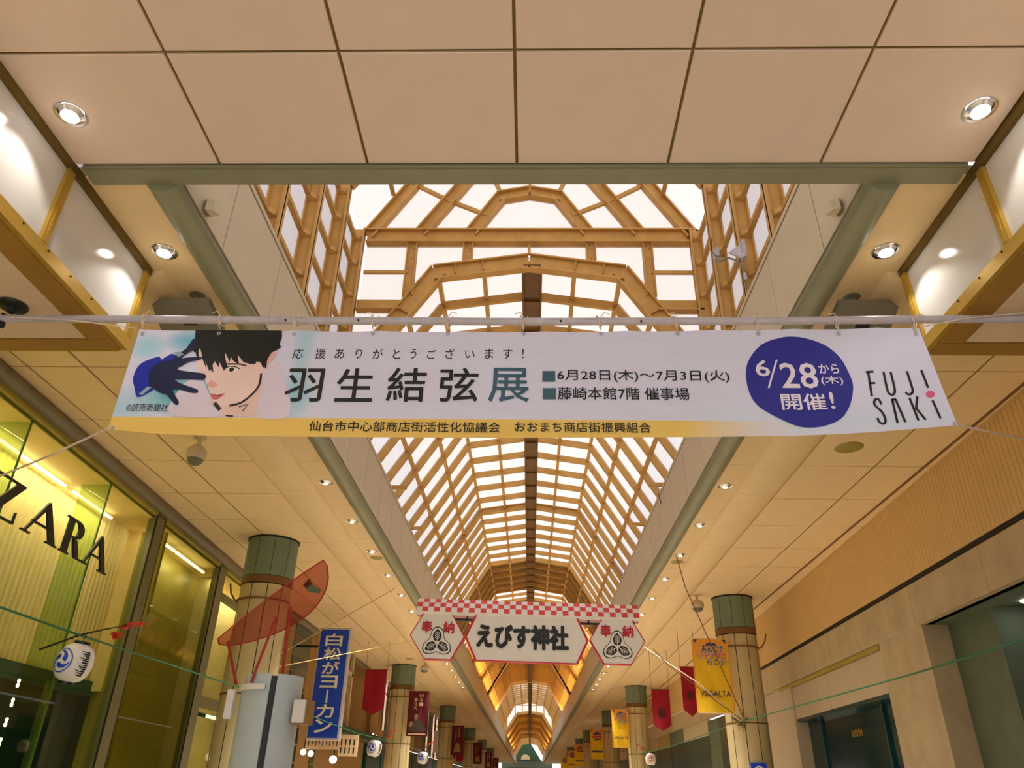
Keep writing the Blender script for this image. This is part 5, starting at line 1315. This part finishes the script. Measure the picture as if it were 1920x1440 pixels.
for i in range(7): mb.box(.325, .335, 16.5 + i * .09, 16.525 + i * .09, 2.62, 2.76 - .02 * (i % 2)).box(.325, .335, 16.5 + i * .09, 16.55 + i * .09, 2.69, 2.705)
mb.build('gold_lettering', M['brass'], o)
rb('door_glass', M['darkglass'], 1.0, 1.1, 3, 10.9, 0, 3.95)
for yy in (5.0, 7.0, 8.8, 10.5): rb('door_frame', M['teal'], .9, 1.0, yy, yy + .14, 0, 3.95)
rb('door_frame', M['teal'], .9, 1.0, 3, 10.9, 3.55, 3.7)
o = MB(warp=WR).lathe((.75, 10.5, 3.975), [(0, -.02), (.11, -.015), (.12, 0)], 24).build('downlight', M['lampglow']); c = Vector(WR((.75, 10.5, 3.98))); at(o, c)
tag(o, 'flat round light in the dark soffit of the right entrance', 'downlight')
# further right fronts
segs = [(21.6, 23.2, 'stone_light', 3.97), (23.2, 26.5, 'darkglass', 3.0), (26.5, 27.2, 'stone', 3.97), (27.2, 29.2, 'teal', 3.9), (29.2, 31, 'stone_dark', 3.9), (31, 36, 'teal', 3.4)]
for a, b, m_, h in segs:
    rb('shop_front', M[m_], .12, .5, a, b - .03, 0, h)
    if h < 3.9: rb('pale_panel', M['stone_light'], .1, .5, a, b - .03, h + .02, 3.97)
rb('fascia_band', M['stone'], -.02, .2, 25, 60, 3.98, 4.6); rb('fascia_band', M['flute'], 0, .2, 25, 60, 4.7, 6)
mb = MB(warp=WR).box(.08, .1, 24.2, 24.9, 2.6, 2.85).box(.08, .1, 25.0, 25.6, 2.6, 2.85); mb.build('lit_notice', M['olive'], wall_right)
for k in range(40):
    y0 = 36 + k * 3.7
    if y0 > YE - 4: break
    rb('shop_front', [M['stone_dark'], M['olive'], M['stone'], M['brownwall']][k % 4], .1, .4, y0, y0 + 3.6, 3.4, 6 if y0 > 60 else 3.98); rb('shop_front', M['teal'], .15, .4, y0, y0 + 3.6, 0, 3.4)
MB(warp=WR).box(-.02, .02, 4.5, 60, 5.98, 6.0).build('trim_7', M['golddark'], kind='structure')
# blue plate on the first right column
bp_ = empty('blue_plate', (5.4, 19.1, 2.05)); MB().box(5.17, 5.52, 19.08, 19.12, 1.75, 2.17).build('plate', M['blue'], bp_)
MB().lathe((5.345, 19.075, 1.98), [(.10, 0), (.13, 0)], 20, axis='y').build('ring_mark', M['white'], bp_); MB().box(5.25, 5.45, 19.12, 19.165, 1.8, 1.84).build('bracket', M['black'], bp_)
rel(bp_, (5.4, 19.1, 2.05)); tag(bp_, 'blue plate with a white ring mark low on the nearest right column', 'sign')

# ================================================================== FAR END TOWER
tw = empty('gable_building', (-.6, 182, 0))
MB().box(-6, 5, 181, 183, 0, 6.6).build('wall', M['stone_dark'], tw)
MB().add([(-3.9, 180.8, 6.6), (2.6, 180.8, 6.6), (-.65, 180.8, 11.3), (-3.9, 183, 6.6), (2.6, 183, 6.6), (-.65, 183, 11.3)], [(0, 1, 2), (3, 5, 4), (0, 2, 5, 3), (1, 4, 5, 2)]).build('roof', mat('green roof', srgb(48, 84, 56)), tw)
MB().lathe((-.8, 180.7, 6.8), [(0, 0), (1.0, 0)], 20, axis='y', a0=0, a1=math.pi).build('arched_window', M['wood'], tw)
MB().box(-4.5, 3.4, 180.6, 180.8, 5.2, 5.8).build('eave', M['stone_dark'], tw)
rel(tw, (-.6, 182, 0)); tag(tw, 'dark green gabled building closing the far end of the arcade', 'building')

# added glowing fill panels low along the street, lighting floor and ceilings
for sgn, W_, nm in ((-1, WL, 'left'), (1, WR, 'right')):
    for k in range(30):
        y0 = 22 + k * 5.2
        if y0 > 165: break
        o = MB(warp=W_).box(.09, .11, y0, y0 + 4.2, .4, 1.7).build('fill_panel_left' if sgn < 0 else 'fill_panel_right', M['fillglow'], kind='structure')

# added area lights without fittings, brightening the opaque stretches of roof
for y in (37, 44, 52, 60, 66, 108, 120, 132, 144):
    for sgn in (-1, 1):
        lamp('added_uplight', 'AREA', (sgn * 2.6, y, 7.3), 60, (1, .74, .36), None, (math.radians(180), 0, 0), shape='RECTANGLE', size=.3, size_y=6)
# added unseen canopy downlights overhead and behind the camera, brightening the near ceiling
for i, y in enumerate((2.2, 0.6, -1.0)):
    for sgn, sd in ((-1, 'left'), (1, 'right')):
        downlight(sgn * 3.37, y, 'added unseen canopy downlight above the frame on the %s, %s from the lit corner one' % (sd, ('first', 'second', 'third')[i]), 'lit canopy downlights', True, 420)
